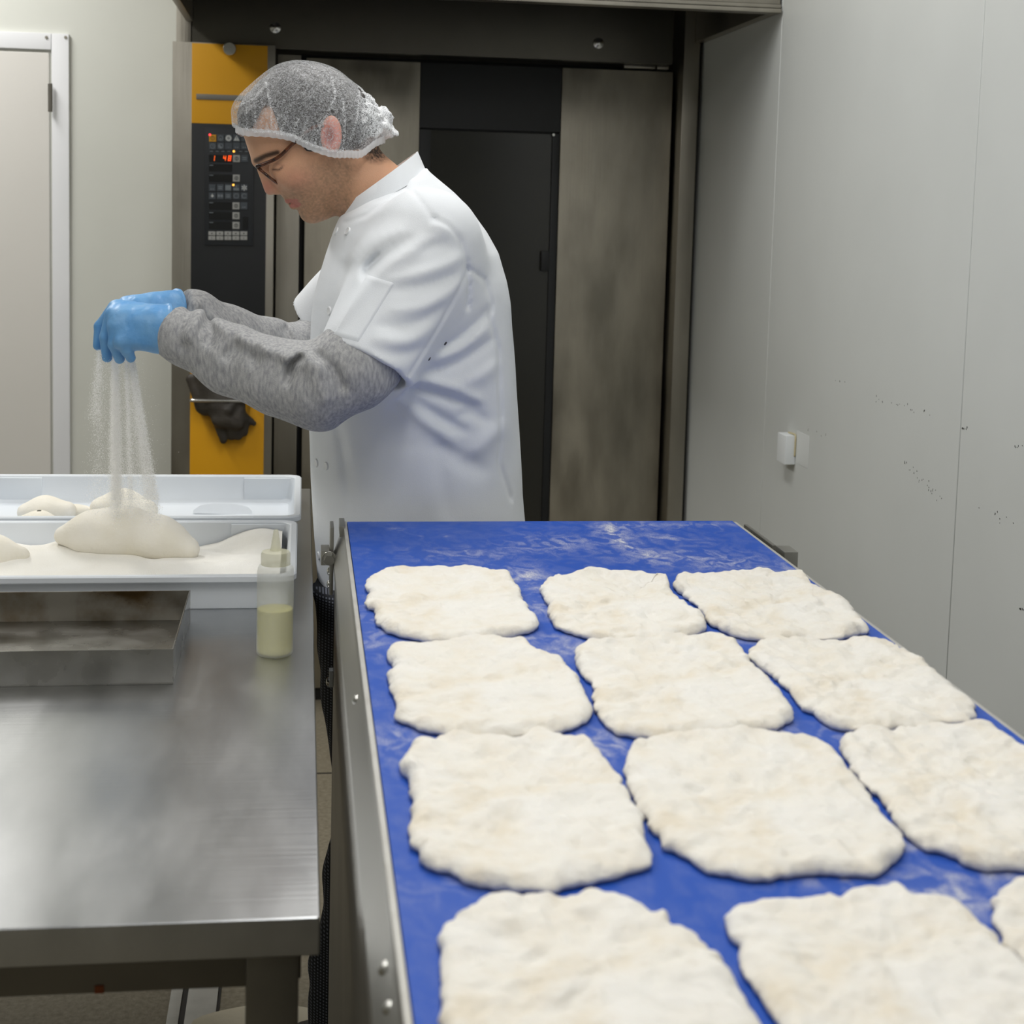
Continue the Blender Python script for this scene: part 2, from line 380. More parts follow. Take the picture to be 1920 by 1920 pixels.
box('wall_gap', xc1 + .0005, XR, YFA + .03, YFA + .2, 0, 2.36, M_black, oven)
box('left_post', XOL, xfa0 - .003, YFA + .01, YFA + .2, 0, 2.36, M_steel, oven, bev=.002)
xcc0, xcc1 = at_y(322, 490, YCC)[0], at_y(512, 490, YCC)[0]; zcc = at_y(420, 81, YCC)[2]
cc = box('control_column', xcc0, xcc1, YCC, YFA + .04, .05, zcc, M_steel, oven, bev=.002)
# yellow and black facing
xy0, xy1 = at_y(358, 490, YCC)[0], at_y(498, 490, YCC)[0]
zy1 = zcc - .003; zy0 = at_y(430, 233, YCC)[2]; zb0 = at_y(430, 640, YCC)[2]
yp = box('yellow_panel', xy0, xy1, YCC - .004, YCC, zy0, zy1, M_yellow, oven, bev=.001)
bp_ = box('black_panel', xy0, xy1, YCC - .004, YCC, zb0, zy0 - .0008, M_blackp, oven, bev=.001)
yl = box('yellow_panel', xy0, xy1, YCC - .004, YCC, .1, zb0 - .0008, M_yellow, oven, bev=.001)
p = at_y(431, 93, YCC - .004)
kb = lathe('knob', [(.012, 0), (.012, .006), (.0185, .008), (.0185, .020), (.017, .022)], (0, 0, 0), M_chrome, oven, 32)
kb.matrix_basis = Matrix.Translation(tuple(p)) @ Matrix.Rotation(math.radians(90), 4, 'X'); kb.matrix_parent_inverse = Matrix.Translation(-oven.location)
p0 = at_y(368, 181, YCC - .004); p1 = at_y(492, 184, YCC - .004)
box('slot_plate', p0[0], p1[0], YCC - .0065, YCC - .004, p0[2] - .0075, p0[2] + .0075, M_steel_dark, oven, bev=.001)
# control panel
YP = YCC - .008
def cp(x, y): return 300 + x / 4.571, 60 + y / 4.571     # readings taken on an enlarged crop
def cpX(x, y): px, py = cp(x, y); return at_y(px, py, YP)
a, b = cpX(382, 1330), cpX(800, 1330); t_, u_ = cpX(590, 828), cpX(590, 1830)
M_cp = pmat('control_panel_black', srgb(20, 23, 27), srgb(23, 26, 30), rough=.4, scale=6)
cpan = box('control_panel', a[0], b[0], YP, YCC - .004, u_[2], t_[2], M_cp, oven, bev=.0015)
M_bg = pmat('button_grey', srgb(58, 64, 70), rough=.5); M_bl = pmat('button_light', srgb(146, 146, 142), rough=.5)
M_by = pmat('button_yellow', srgb(196, 140, 10), rough=.5); M_ic = pmat('icon_print', srgb(176, 178, 176), rough=.6); M_icd = pmat('icon_print_dark', srgb(38, 40, 42), rough=.6)
M_disp = pmat('display_dark', srgb(10, 11, 12), rough=.25); M_icm = pmat('icon_print_mid', srgb(104, 110, 114), rough=.6)
M_led = emat('digit_orange', (1.0, .13, .01, 1), 1.5); M_leda = emat('led_amber', (1.0, .45, .06, 1), 4.0); M_ledr = emat('led_red', (1.0, .05, .06, 1), 4.0)
def cbox(x, y, w, h, d, mat, name, yb=None, bm=None):
    c = cpX(x, y); s = (cpX(x + 100, y)[0] - c[0]) / 100; sv_ = (c[2] - cpX(x, y + 100)[2]) / 100
    return box_bm(c[0] - w * s / 2, c[0] + w * s / 2, YP - d, YP - (yb or -.0008), c[2] - h * sv_ / 2, c[2] + h * sv_ / 2, min(.0008, d * .3) if bm is None else 0, 1, bm)
def poly_icon(verts2, faces, x, y, d, mats_i):
    c = cpX(x, y); s = (cpX(x + 100, y)[0] - c[0]) / 100
    return [(c[0] + vx * s, YP - d, c[2] + vz * s) for vx, vz in verts2], faces
def ringp(r0, r1, a0=0, a1=360, n=20):
    V = []; Fc = []
    for i in range(n + 1):
        a = math.radians(a0 + (a1 - a0) * i / n)
        V += [(r0 * math.cos(a), r0 * math.sin(a)), (r1 * math.cos(a), r1 * math.sin(a))]
    for i in range(n): k = 2 * i; Fc.append((k, k + 1, k + 3, k + 2))
    return V, Fc
def bars(lst):
    V = []; Fc = []
    for (x0, x1, z0, z1) in lst: k = len(V); V += [(x0, z0), (x1, z0), (x1, z1), (x0, z1)]; Fc.append((k, k + 1, k + 2, k + 3))
    return V, Fc
def merge(*ps):
    V = []; Fc = []
    for v, f in ps: k = len(V); V += v; Fc += [tuple(i + k for i in q) for q in f]
    return V, Fc
def tri(): return merge(([(-26, -22), (26, -22), (0, 24)], [(0, 1, 2)]))
def star(n=6):
    V = []; Fc = []
    for i in range(n):
        a = math.pi / 2 + 2 * math.pi * i / n; c, s = math.cos(a), math.sin(a); k = len(V)
        V += [(-s * 4, c * 4), (s * 4, -c * 4), (c * 25 + s * 5, s * 25 - c * 5), (c * 25 - s * 5, s * 25 + c * 5)]; Fc.append((k, k + 1, k + 2, k + 3))
    return V, Fc
disc = lambda r: ringp(0.01, r)
ICONS = {'power': merge(ringp(14, 19), bars([(-2.5, 2.5, -8, 10)])), 'lamp': merge(ringp(17, 22), bars([(-6, 6, -12, 0)])), 'drop': merge(ringp(11, 26), disc(5)), 'tri': tri(), 'clock': merge(ringp(17, 22), bars([(-2, 2, 0, 14), (0, 12, -2, 2)])),
         'clockm': merge(ringp(17, 22), ringp(0.01, 17, 120, 330)), 'dash': bars([(-6, 6, -12, -8)]), 'txt': bars([(-16, -4, -16, -8), (2, 14, -16, -8)]), 'txt2': bars([(-18, 18, 4, 12), (-18, 18, -12, -4)]), 'sq': bars([(-24, 24, -22, 22)]),
         'steam': bars([(-24, 24, -22, -2), (-4, 4, 2, 20)]), 'star': star(), 'flame': merge(disc(11), bars([(-3, 3, 4, 18)])), 'two': merge(bars([(-22, -3, -10, 12), (3, 22, -10, 12)])), 'ring': ringp(18, 22), 'arc': ringp(17, 22, 30, 320), 'fan': merge(ringp(12, 17), bars([(-3, 3, -10, 10)])), 'num': bars([(-5, 5, -5, 5)]), 'minus': bars([(-2, 2, -7, 7)])}
def button(x, y, w, h, base, icon=None, im=None, led=None):
    bm = cbox(x, y, w, h, .0022, base, 'button'); me = bpy.data.meshes.new('button'); bm.to_mesh(me); bm.free()
    me.materials.append(base)
    vs = [tuple(v.co) for v in me.vertices]; fs = [tuple(p_.vertices) for p_ in me.polygons]; mi = [0] * len(fs)
    if icon:
        V, Fc = poly_icon(*ICONS[icon], x, y, .0025, None); k = len(vs); vs += V; fs += [tuple(i + k for i in f) for f in Fc]; mi += [1] * len(Fc)
    if icon == 'tri':
        V, Fc = poly_icon(*bars([(-3, 3, -6, 12), (-3, 3, -16, -11)]), x, y, .0028, None); k = len(vs); vs += V; fs += [tuple(i + k for i in f) for f in Fc]; mi += [2] * len(Fc)
    m2 = mesh_from('button', vs, fs); m2.materials.append(base); m2.materials.append(im or M_ic); m2.materials.append(M_icd)
    m2.polygons.foreach_set('material_index', mi); bpy.data.meshes.remove(me)
    return obj('button', m2, None, cpan)
cols = [452, 520, 588, 657, 725]
for x, ic, bs, im in zip(cols, ['power', 'lamp', 'drop', 'tri', 'dash'], [M_by, M_bg, M_bg, M_bg, M_bg], [M_icd, M_icm, M_ic, M_ic, M_icm]): button(x, 910, 60, 60, bs, ic, im)
for x, ic in zip(cols, ['clock', 'clockm', 'dash', 'txt', 'txt']): button(x, 978, 60, 60, M_bg, ic, M_icm)
for x in range(432, 760, 50):
    c = obj('indicator_mark', cbox(x + 8, 1023, 26, 7, .001, None, ''), M_icm, cpan)
obj('indicator_lamp', cbox(633, 1023, 16, 16, .003, None, ''), M_leda, cpan); obj('indicator_lamp', cbox(428, 881, 16, 16, .0035, None, ''), M_ledr, cpan)
obj('indicator_lamp', cbox(629, 1311, 16, 16, .0035, None, ''), M_leda, cpan)
for y, x1_ in ((1085, 618), (1165, 618), (1253, 618), (1490, 615), (1575, 615), (1658, 612)):
    obj('display', cbox((420 + x1_) / 2, y, x1_ - 420, 62, .0012, None, ''), M_disp, cpan)
for y in (1145, 1230, 1465, 1550, 1635): obj('print_mark', cbox(440, y - 2, 34, 7, .0016, None, ''), M_icm, cpan)
# seven-segment digits 1 48
def seg7(ch, x, y, w=27, h=46, t=6):
    S = {'1': 'bc', '4': 'fgbc', '8': 'abcdefg'}[ch]; R = {'a': (-w / 2, w / 2, h / 2 - t, h / 2), 'd': (-w / 2, w / 2, -h / 2, -h / 2 + t), 'g': (-w / 2, w / 2, -t / 2, t / 2),
        'b': (w / 2 - t, w / 2, 1, h / 2 - 1), 'c': (w / 2 - t, w / 2, -h / 2 + 1, -1), 'f': (-w / 2, -w / 2 + t, 1, h / 2 - 1), 'e': (-w / 2, -w / 2 + t, -h / 2 + 1, -1)}
    V, Fc = bars([R[s] for s in S]); V = [(vx + vz * .12, vz) for vx, vz in V]
    V, Fc = poly_icon(V, Fc, x, y, .0016, None); return obj('digit', mesh_from('digit', V, Fc), M_led, cpan)
seg7('1', 462, 1082, 18); seg7('4', 554, 1082, 23); seg7('8', 597, 1082, 24)
button(657, 1085, 60, 60, M_bl, 'fan', M_icd); button(725, 1085, 60, 60, M_bg, 'txt2', M_icm)
button(655, 1253, 60, 60, M_bl, 'fan', M_icd)
for x, ic in zip(cols, ['txt', 'txt2', 'sq', 'steam', 'star']): button(x - 3, 1335, 58, 58, M_bg, ic, M_ic if ic == 'star' else M_icm)
for x, ic in zip(cols, ['flame', 'two', 'txt2', 'ring', 'arc']): button(x - 3, 1405, 58, 58, M_bg, ic, M_ic if ic == 'flame' else M_icm)
button(652, 1490, 60, 60, M_bl, 'fan', M_icd); button(720, 1490, 60, 60, M_bg, 'txt', M_icm)
button(652, 1575, 60, 60, M_bl, 'fan', M_icd); button(652, 1658, 60, 60, M_bl, 'fan', M_icd)
for y in (1726, 1766):
    for x in (445, 513, 582, 650, 718): button(x, y, 60, 34, M_bl, 'num' if y == 1726 else 'minus', M_icd)
obj('card_slot', cbox(732, 1640, 46, 110, .001, None, ''), M_disp, cpan)
# door frame left of the door, door leaves
xg0 = at_y(517, 500, YFA + .04)[0]; xg1 = at_y(560, 500, YFA + .04)[0]
box('door_post', xg0, xg1, YFA + .04, YFA + .3, 0, zfb - .012, M_steel, oven, bev=.002)
box('door_recess', xg1 + .001, xc0 - .001, YDR + .06, YDR + .1, .02, zfb - .001, M_black, oven)
dleft, dmid0, dmid1, dright = at_y(570, 500, YDR)[0], at_y(781, 500, YDR)[0], at_y(1044, 500, YDR)[0], at_y(1249, 500, YDR)[0]
zd1 = at_y(700, 113, YDR)[2]
od = box('door', dleft + .01, dright - .01, YDR + .03, YDR + .055, .05, zd1 - .02, M_blackp, oven)
box('door_skin', dleft, dmid0, YDR, YDR + .03, .04, zd1, M_steel_door, od, bev=.003)
box('door_skin', dmid1, dright, YDR, YDR + .03, .04, zd1, M_steel_door, od, bev=.003)
zg1 = at_y(910, 246, YDR)[2]
box('black_header', dmid0 + .001, dmid1 - .001, YDR + .004, YDR + .03, zg1 + .004, zd1, M_blackp, od, bev=.002)
# window: frame bars, dark glass
xw0, xw1 = at_y(803, 500, YDR)[0], at_y(1030, 500, YDR)[0]
box('window_frame', dmid0 + .001, xw0, YDR + .008, YDR + .03, .3, zg1, M_blackp, od, bev=.002)
box('window_frame', xw1, dmid1 - .001, YDR + .008, YDR + .03, .3, zg1, M_blackp, od, bev=.002)
box('window_frame', xw0, xw1, YDR + .008, YDR + .03, .3, .42, M_blackp, od, bev=.002)
M_glass = pmat('oven_window_glass', srgb(38, 38, 35), srgb(46, 45, 40), rough=.12, scale=2, spec=.6)
box('window_pane', xw0, xw1, YDR + .018, YDR + .022, .42, zg1 - .002, M_glass, od)
pl = at_y(1037, 253, YDR + .006); cyl('latch_pin', (pl[0], YDR + .01, pl[2]), (pl[0], YDR - .004, pl[2]), .004, .004, M_chrome, od, 12)
ph = at_y(1022, 490, YDR)
box('latch_block', ph[0] - .012, ph[0] + .012, YDR - .004, YDR + .01, ph[2] - .03, ph[2] + .03, M_blackp, od, bev=.003)
p0, p1 = at_y(1170, 121, YDR - .005), at_y(1228, 127, YDR - .005)
hb = box('hinge_bar', p0[0], p1[0], YDR - .01, YDR + .02, p1[2] - .004, p0[2] - .001, M_steel, oven, bev=.001)
p0, p1 = at_y(1232, 123, YDR - .005), at_y(1253, 128, YDR - .005); box('hinge_bar', p0[0], p1[0], YDR - .01, YDR + .02, p1[2] - .004, p0[2] - .001, M_steel, oven, bev=.001)
box('body', XOL + .02, XR - .02, YFA + .32, YB + 1.0, 0, 2.3, M_steel_dark, oven)
box('plinth', xg1, xc0, YDR + .01, YDR + .06, 0, .035, M_black, oven)
# hood
hd = empty('extraction_hood', (.4, 4.0, 2.0)); tag(hd, 'steel extraction hood jutting out above the oven at the top edge', 'extractor hood')
xh0 = at_y(349, 25, YFA)[0]; yh0 = at_x(1466, 18, WX)[1]; zh = 1.994
box('front_panel', xh0, WX - .004, yh0, yh0 + .02, zh + .022, 2.42, M_steel, hd, bev=.002)
box('front_lip', xh0 - .004, WX - .004, yh0 - .012, yh0 + .03, zh, zh + .010, M_steel, hd, bev=.002)
box('front_lip', xh0 - .002, WX - .004, yh0 - .006, yh0 + .03, zh + .012, zh + .021, M_steel, hd, bev=.002)
box('side_panel', xh0, xh0 + .02, yh0 + .021, YFA - .002, zh + .001, 2.42, M_steel, hd, bev=.002)
box('side_panel', WX - .03, WX - .004, yh0 + .031, YFA - .006, zh + .001, 2.42, M_steel, hd, bev=.002)
box('top_panel', xh0, WX - .004, yh0, YFA - .002, 2.42, 2.44, M_steel, hd)
box('filter', xh0 + .03, WX - .04, yh0 + .05, YFA - .02, 2.2, 2.24, M_blackp, hd)
# glove rail and oven glove
pr0 = at_y(363, 751, YCC - .05); pr1 = at_y(470, 756, YCC - .05); rl = []
rl += [(pr0[0], YCC - .003, pr0[2]), (pr0[0], YCC - .04, pr0[2]), (pr0[0] + .006, YCC - .05, pr0[2])]
rl += [(pr1[0] - .006, YCC - .05, pr0[2]), (pr1[0], YCC - .04, pr0[2]), (pr1[0], YCC - .003, pr0[2])]
obj('glove_rail', tube_mesh('glove_rail', catmull(rl, 5), .0048, 12), M_chrome, oven)
def gp(x, y, off): return at_y(320 + x / 6.4, 660 + y / 6.4, YCC - off)
lo = gp(60, 1200, .09); hi = gp(1120, 60, 0.0)
lo = (lo[0] - .01, YCC - .085, lo[2] - .02); hi = (hi[0] + .02, YCC - .002, hi[2] + .02); h = .0035
G = grid(lo, hi, h)
Fv = rcone(G, gp(250, 330, .018), gp(420, 640, .024), .016, .03, .6)
for a_, b_, ra, rb in [((420, 300, .02), (560, 620, .026), .03, .038), ((700, 350, .02), (700, 620, .026), .03, .034), ((560, 620, .026), (640, 800, .035), .036, .03), ((780, 620, .026), (800, 800, .035), .026, .026),
                       ((580, 880, .032), (630, 1060, .028), .0125, .0115), ((720, 900, .035), (730, 1010, .03), .014, .0125), ((800, 880, .036), (810, 1010, .03), .0135, .012), ((880, 820, .032), (880, 960, .028), .013, .012), ((900, 780, .028), (1000, 860, .022), .012, .0085), ((560, 830, .045), (830, 880, .045), .014, .012), ((700, 700, .05), (760, 580, .04), .012, .012)]:
    Fv = smin(Fv, rcone(G, gp(*a_), gp(*b_), ra * 1.03, rb * 1.03, .7), .008)
Fv = np.maximum(Fv, G[1] - (YCC - .0045))
Fv += (.0022 * vnoise(G[0] * 60, G[1] * 60, G[2] * 45, 3)).astype(np.float32)
V, Q = surface_nets(Fv, lo, h)
M_glove = pmat('dark_heat_glove', srgb(42, 37, 31), srgb(58, 52, 44), rough=.55, scale=30, bump=.001, bscale=150)
tag(obj('oven_glove', np_mesh('oven_glove', lap_smooth(V, Q, 2), Q), M_glove), 'dark brown heat resistant glove tucked behind the rail on the yellow panel', 'glove')
# ------------------------------------------------------------------ wall block
wb0 = at_x(1456, 820, WX); wb1 = at_x(1492, 872, WX)
yb0 = at_x(1492, 845, WX)[1]; yb1 = yb0 + .062; zb1_ = at_x(1492, 817, WX)[2]; zb0_ = at_x(1492, 872, WX)[2]
blk = empty('wall_bumper', (WX, yb0, zb0_)); tag(blk, 'small white plastic block glued to the pale right wall', 'wall bumper')
box('block', WX - .026, WX - .0005, yb0, yb1, zb0_, zb1_, pmat('white_block', srgb(232, 236, 238), rough=.35), blk, bev=.002)
gv = [(WX - .003, yb0 - .002, zb1_ - .004), (WX - .003, yb0 - .0035, (zb0_ + zb1_) / 2), (WX - .003, yb0 - .002, zb0_ + .01)]
gl = [(WX - .0025, yb0 + .05, zb1_ + .001), (WX - .0025, yb0 + .02, zb1_ + .0025), (WX - .0025, yb0, zb1_ + .001), (WX - .0025, yb0 - .002, zb1_ - .02), (WX - .0025, yb0 - .001, zb0_ + .02)]
obj('glue_bead', tube_mesh('glue', catmull(gl, 6), .002, 8), pmat('old_glue', srgb(200, 188, 150), rough=.6), blk)
# ------------------------------------------------------------------ steel work table
ZT = CAMZ - .595
pfr = at_z(606, 1719, ZT); pbk = at_z(580, 916, ZT)
TX1 = (pfr[0] + pbk[0]) / 2; TY0, TY1 = pfr[1], pbk[1]; TX0 = -1.5
tb = empty('steel_table', ((TX0 + TX1) / 2, (TY0 + TY1) / 2, 0)); tag(tb, 'long stainless steel work table with brushed scratched top', 'table')
tt = obj('table_top', box_bm(TX0, TX1, TY0, TY1, ZT - .034, ZT, .003, 3), M_steel_table, tb); smooth(tt.data, 40)
box('apron', TX0 + .06, TX1 - .0625, TY0 + .05, TY0 + .075, ZT - .085, ZT - .034, M_steel_dark, tb, bev=.001)
box('apron', TX1 - .035, TX1 - .015, TY0 + .06, TY1 - .06, ZT - .085, ZT - .034, M_steel_dark, tb, bev=.001)
box('apron', TX0 + .06, TX1 - .075, TY1 - .075, TY1 - .05, ZT - .085, ZT - .034, M_steel_dark, tb, bev=.001)
for lx in (TX1 - .062, TX0 + .05):
    for ly in (TY0 + .03, TY1 - .08):
        lg = box('leg', lx, lx + .045, ly, ly + .045, .03, ZT - .034, M_steel_dark, tb, bev=.003)
        cyl('foot', (lx + .022, ly + .022, 0), (lx + .022, ly + .022, .0305), .018, .015, M_black, lg, 16)
# rusty spot under apron and a smear on the top
obj('rust_spot', box_bm(at_y(186, 1884, TY0 + .049)[0] - .004, at_y(186, 1884, TY0 + .049)[0] + .004, TY0 + .0485, TY0 + .0505, ZT - .085, ZT - .078, .001), pmat('rust', srgb(120, 60, 25), rough=.9), tb)
# ------------------------------------------------------------------ floor drain
zd = 0.0
dr0 = at_z(313, 1915, zd); dcol = pmat('drain_steel', srgb(188, 188, 184), srgb(176, 176, 172), rough=.5, metal=.3, scale=30)
dn = empty('floor_drain', (at_z(365, 1905, 0)[0], 3.0, 0)); tag(dn, 'pale metal floor drain strips under the steel table', 'floor drain')
def dx(px): return at_z(px, 1900, 0)[0]
y0_, y1_ = 2.0, 4.2
for a_, b_ in ((315, 337), (348, 405)): box('drain_plate', dx(a_), dx(b_), y0_, y1_, .0005, .006, dcol, dn, bev=.001)
for a_, b_ in ((337, 348), (405, 411)): box('drain_slot', dx(a_) + .0005, dx(b_) - .0005, y0_, y1_, .0003, .0025, M_black, dn)
pm_ = at_z(520, 1935, 0); V = []; Fc = []; nA = 40
for k, (s, z) in enumerate([(1, .0005), (.98, .006), (.8, .012), (.4, .016), (0.01, .017)]):
    for i in range(nA):
        a_ = 2 * math.pi * i / nA; rr = 1 + .12 * math.sin(3 * a_ + 1) + .06 * math.sin(5 * a_)
        V.append((pm_[0] + .16 * s * rr * math.cos(a_), pm_[1] + .09 * s * rr * math.sin(a_), z))
for k in range(4):
    for i in range(nA): j = (i + 1) % nA; Fc.append((k * nA + i, k * nA + j, (k + 1) * nA + j, (k + 1) * nA + i))
tag(obj('floor_cloth', mesh_from('floor_cloth', V, Fc, True), pmat('floor_cloth_beige', srgb(196, 188, 168), rough=.9, bump=.002, bscale=60)), 'crumpled beige cloth on the floor under the table', 'cloth')
# ------------------------------------------------------------------ conveyor
ZB = CAMZ - .465
pL0, pL1 = at_z(651, 974, ZB), at_z(775, 1915, ZB); pR = at_z(1371, 975, ZB); pR1 = at_z(1918, 1388, ZB)
CX0 = (pL0[0] + pL1[0]) / 2; CX1 = (pR[0] + pR1[0]) / 2; CYE = (pL0[1] + pR[1]) / 2; CYS = -.35
conv = empty('conveyor', ((CX0 + CX1) / 2, (CYE + CYS) / 2, 0)); tag(conv, 'steel framed conveyor with bright blue belt dusted with flour', 'conveyor')
# belt: loop with rounded nose at the far end, fine grid on top carrying a flour-dust attribute
RB = .012; nxb, nyb = 120, 420
prof = [(CYS, ZB)] + [(CYS + (CYE - RB - CYS) * k / nyb, ZB) for k in range(1, nyb + 1)]
prof += [(CYE - RB + RB * math.sin(a), ZB - RB + RB * math.cos(a)) for a in np.linspace(.2, math.pi, 10)] + [(CYS, ZB - 2 * RB)]
V = []; Fc = []
for (y, z) in prof:
    for i in range(nxb + 1): V.append((CX0 + (CX1 - CX0) * i / nxb, y, z))
for k in range(len(prof) - 1):
    for i in range(nxb): a_ = k * (nxb + 1) + i; Fc.append((a_, a_ + 1, a_ + nxb + 2, a_ + nxb + 1))
bme = mesh_from('belt', V, Fc, True)
VV = np.array(V); fx, fy = VV[:, 0], VV[:, 1]
def smear(px, py, rx, ry, ang=0, s=1.0):
    c = at_z(px, py, ZB); c_, s_ = math.cos(ang), math.sin(ang); u = (fx - c[0]) * c_ + (fy - c[1]) * s_; w = -(fx - c[0]) * s_ + (fy - c[1]) * c_
    return s * np.exp(-(u / rx) ** 2 - (w / ry) ** 2)
fl = np.zeros(len(V))
for a_ in [(985, 1085, .025, .06, 0, .7), (1000, 1130, .02, .06, .3, .6), (880, 1040, .08, .04, 0, .25), (1040, 1020, .07, .05, .5, .35), (1300, 1050, .1, .05, -.4, .45), (1100, 1215, .05, .03, 0, .5), (700, 1190, .03, .07, 0, .35), (720, 1150, .03, .06, .2, .35), (1010, 1200, .05, .02, 0, .5), (1380, 1200, .06, .02, 0, .35), (1130, 1395, .05, .03, 0, .55), (1490, 1370, .05, .02, 0, .4), (1570, 1375, .04, .02, 0, .4), (740, 1380, .03, .06, 0, .3), (1760, 1680, .05, .03, -.3, .6), (1830, 1640, .06, .02, 0, .35), (1600, 1650, .05, .012, 0, .3), (820, 1660, .05, .02, 0, .12), (1700, 1590, .03, .01, -.4, .4), (1330, 985, .1, .02, 0, .3), (1170, 990, .05, .02, 0, .3), (1440, 1060, .05, .04, -.6, .3), (1250, 1010, .05, .03, -.5, .3)]: fl = np.maximum(fl, smear(*a_))
arc = [at_z(*q, ZB)[:2] for q in [(1195, 985), (1150, 985), (1143, 995), (1155, 1010), (1180, 1025), (1215, 1040), (1245, 1046)]]
dd = line_dist(fx, fy, [tuple(q) for q in catmull(arc, 5)]); fl = np.maximum(fl, .95 * np.exp(-(dd / .009) ** 2)); fl = np.maximum(fl, .45 * np.exp(-(dd / .025) ** 2))
fl += .05
for q, rr in (((742, 992), (.022, .012)), ((757, 1005), (.007, .003)), ((785, 1005), (.008, .003)), ((836, 1006), (.006, .003))): fl = np.maximum(fl, smear(q[0], q[1], rr[0] * .7, rr[1], 0, .3 if q[0] != 836 else .7))
at = bme.attributes.new('flour', 'FLOAT', 'POINT'); at.data.foreach_set('value', fl.astype(np.float32))
mb = bpy.data.materials.new('blue_belt_floured'); mb.use_nodes = True; nt = mb.node_tree; p = nt.nodes['Principled BSDF']; p.inputs['Roughness'].default_value = .5; p.inputs['Specular IOR Level'].default_value = .25
ga = nt.nodes.new('ShaderNodeAttribute'); ga.attribute_name = 'flour'; tcn = nt.nodes.new('ShaderNodeTexCoord')
n1 = nt.nodes.new('ShaderNodeTexNoise'); n1.inputs['Scale'].default_value = 42; n1.inputs['Detail'].default_value = 7; n1.inputs['Distortion'].default_value = 1.2
n2 = nt.nodes.new('ShaderNodeTexNoise'); n2.inputs['Scale'].default_value = 620; n2.inputs['Detail'].default_value = 2
mpn = nt.nodes.new('ShaderNodeMapping'); mpn.inputs['Scale'].default_value = (1.0, .7, 1); mpn.inputs['Rotation'].default_value = (0, 0, .6); nt.links.new(tcn.outputs['Object'], mpn.inputs[0]); nt.links.new(mpn.outputs[0], n1.inputs['Vector']); nt.links.new(tcn.outputs['Object'], n2.inputs['Vector'])
def mth(op, a_, b_, cl=False):
    n = nt.nodes.new('ShaderNodeMath'); n.operation = op; n.use_clamp = cl
    for i, v in enumerate((a_, b_)):
        if isinstance(v, (int, float)): n.inputs[i].default_value = v
        else: nt.links.new(v, n.inputs[i])
    return n.outputs[0]
r1 = nt.nodes.new('ShaderNodeMapRange'); r1.inputs[1].default_value = .42; r1.inputs[2].default_value = .68; nt.links.new(n1.outputs[0], r1.inputs[0])
r2 = nt.nodes.new('ShaderNodeMapRange'); r2.inputs[1].default_value = .35; r2.inputs[2].default_value = .75; nt.links.new(n2.outputs[0], r2.inputs[0])
k1 = mth('ADD', mth('MULTIPLY', r1.outputs[0], 1.1), .1); k2 = mth('ADD', mth('MULTIPLY', r2.outputs[0], 1.0), .35)
k = mth('MULTIPLY', mth('MULTIPLY', ga.outputs['Fac'], k1), k2, True); k = mth('MULTIPLY', k, 1.25, True)
mx = nt.nodes.new('ShaderNodeMix'); mx.data_type = 'RGBA'; mx.inputs[6].default_value = srgb(28, 78, 174); mx.inputs[7].default_value = srgb(222, 220, 214)
nt.links.new(k, mx.inputs[0]); nt.links.new(mx.outputs[2], p.inputs['Base Color'])
obj('belt', bme, mb, conv)
# frames
SX = CX0 - .018
def sideX(px, py, z): return at_z(px, py, z)[0]
box('edge_strip', CX0 - .006, CX0 - .0008, CYS, CYE - .012, ZB - .02, ZB + .001, M_alu, conv, bev=.002)
box('edge_strip', CX1 + .001, CX1 + .006, CYS, CYE - .012, ZB - .02, ZB - .001, M_alu, conv, bev=.001)
# side frame: sloping cheek then lower box beam
def prism(name, prof_xz, y0, y1, mat, parent):
    n = len(prof_xz); V = [(x, y0, z) for x, z in prof_xz] + [(x, y1, z) for x, z in prof_xz]
    Fc = [tuple(range(n))[::-1], tuple(range(n, 2 * n))] + [(i, (i + 1) % n, n + (i + 1) % n, n + i) for i in range(n)]
    b = bmesh.new(); me = mesh_from(name, V, Fc); b.from_mesh(me); bmesh.ops.recalc_face_normals(b, faces=b.faces); b.to_mesh(me); b.free()
    return obj(name, me, mat, parent)
XS = CX0 - .0195
prism('side_frame', [(CX0 - .0062, ZB - .003), (CX0 - .0075, ZB - .008), (XS, ZB - .042), (XS, ZB - .062), (CX0 + .01, ZB - .062), (CX0 + .01, ZB - .0245), (CX0 - .0062, ZB - .0245)], CYS, CYE - .02, M_steel_conv, conv)
prism('side_frame', [(CX1 + .006, ZB - .012), (CX1 + .012, ZB - .02), (CX1 + .012, ZB - .13), (CX1 - .02, ZB - .13), (CX1 - .02, ZB - .03), (CX1 + .006, ZB - .03)], CYS, CYE - .02, M_steel_conv, conv)
box('under_pan', CX0 + .011, CX1 - .021, CYS, CYE - .06, ZB - .12, ZB - .06, M_steel_dark, conv)
for ly in (CYE - .28, .5, CYS + .1):
    for lx in (CX0 + .012, CX1 - .062): box('leg', lx, lx + .04, ly, ly + .04, 0, ZB - .12, M_steel_dark, conv, bev=.003)
box('side_skirt', XS + .001, XS + .004, CYS, CYE - .08, .2, ZB - .0625, M_steel_dark, conv, bev=.002)
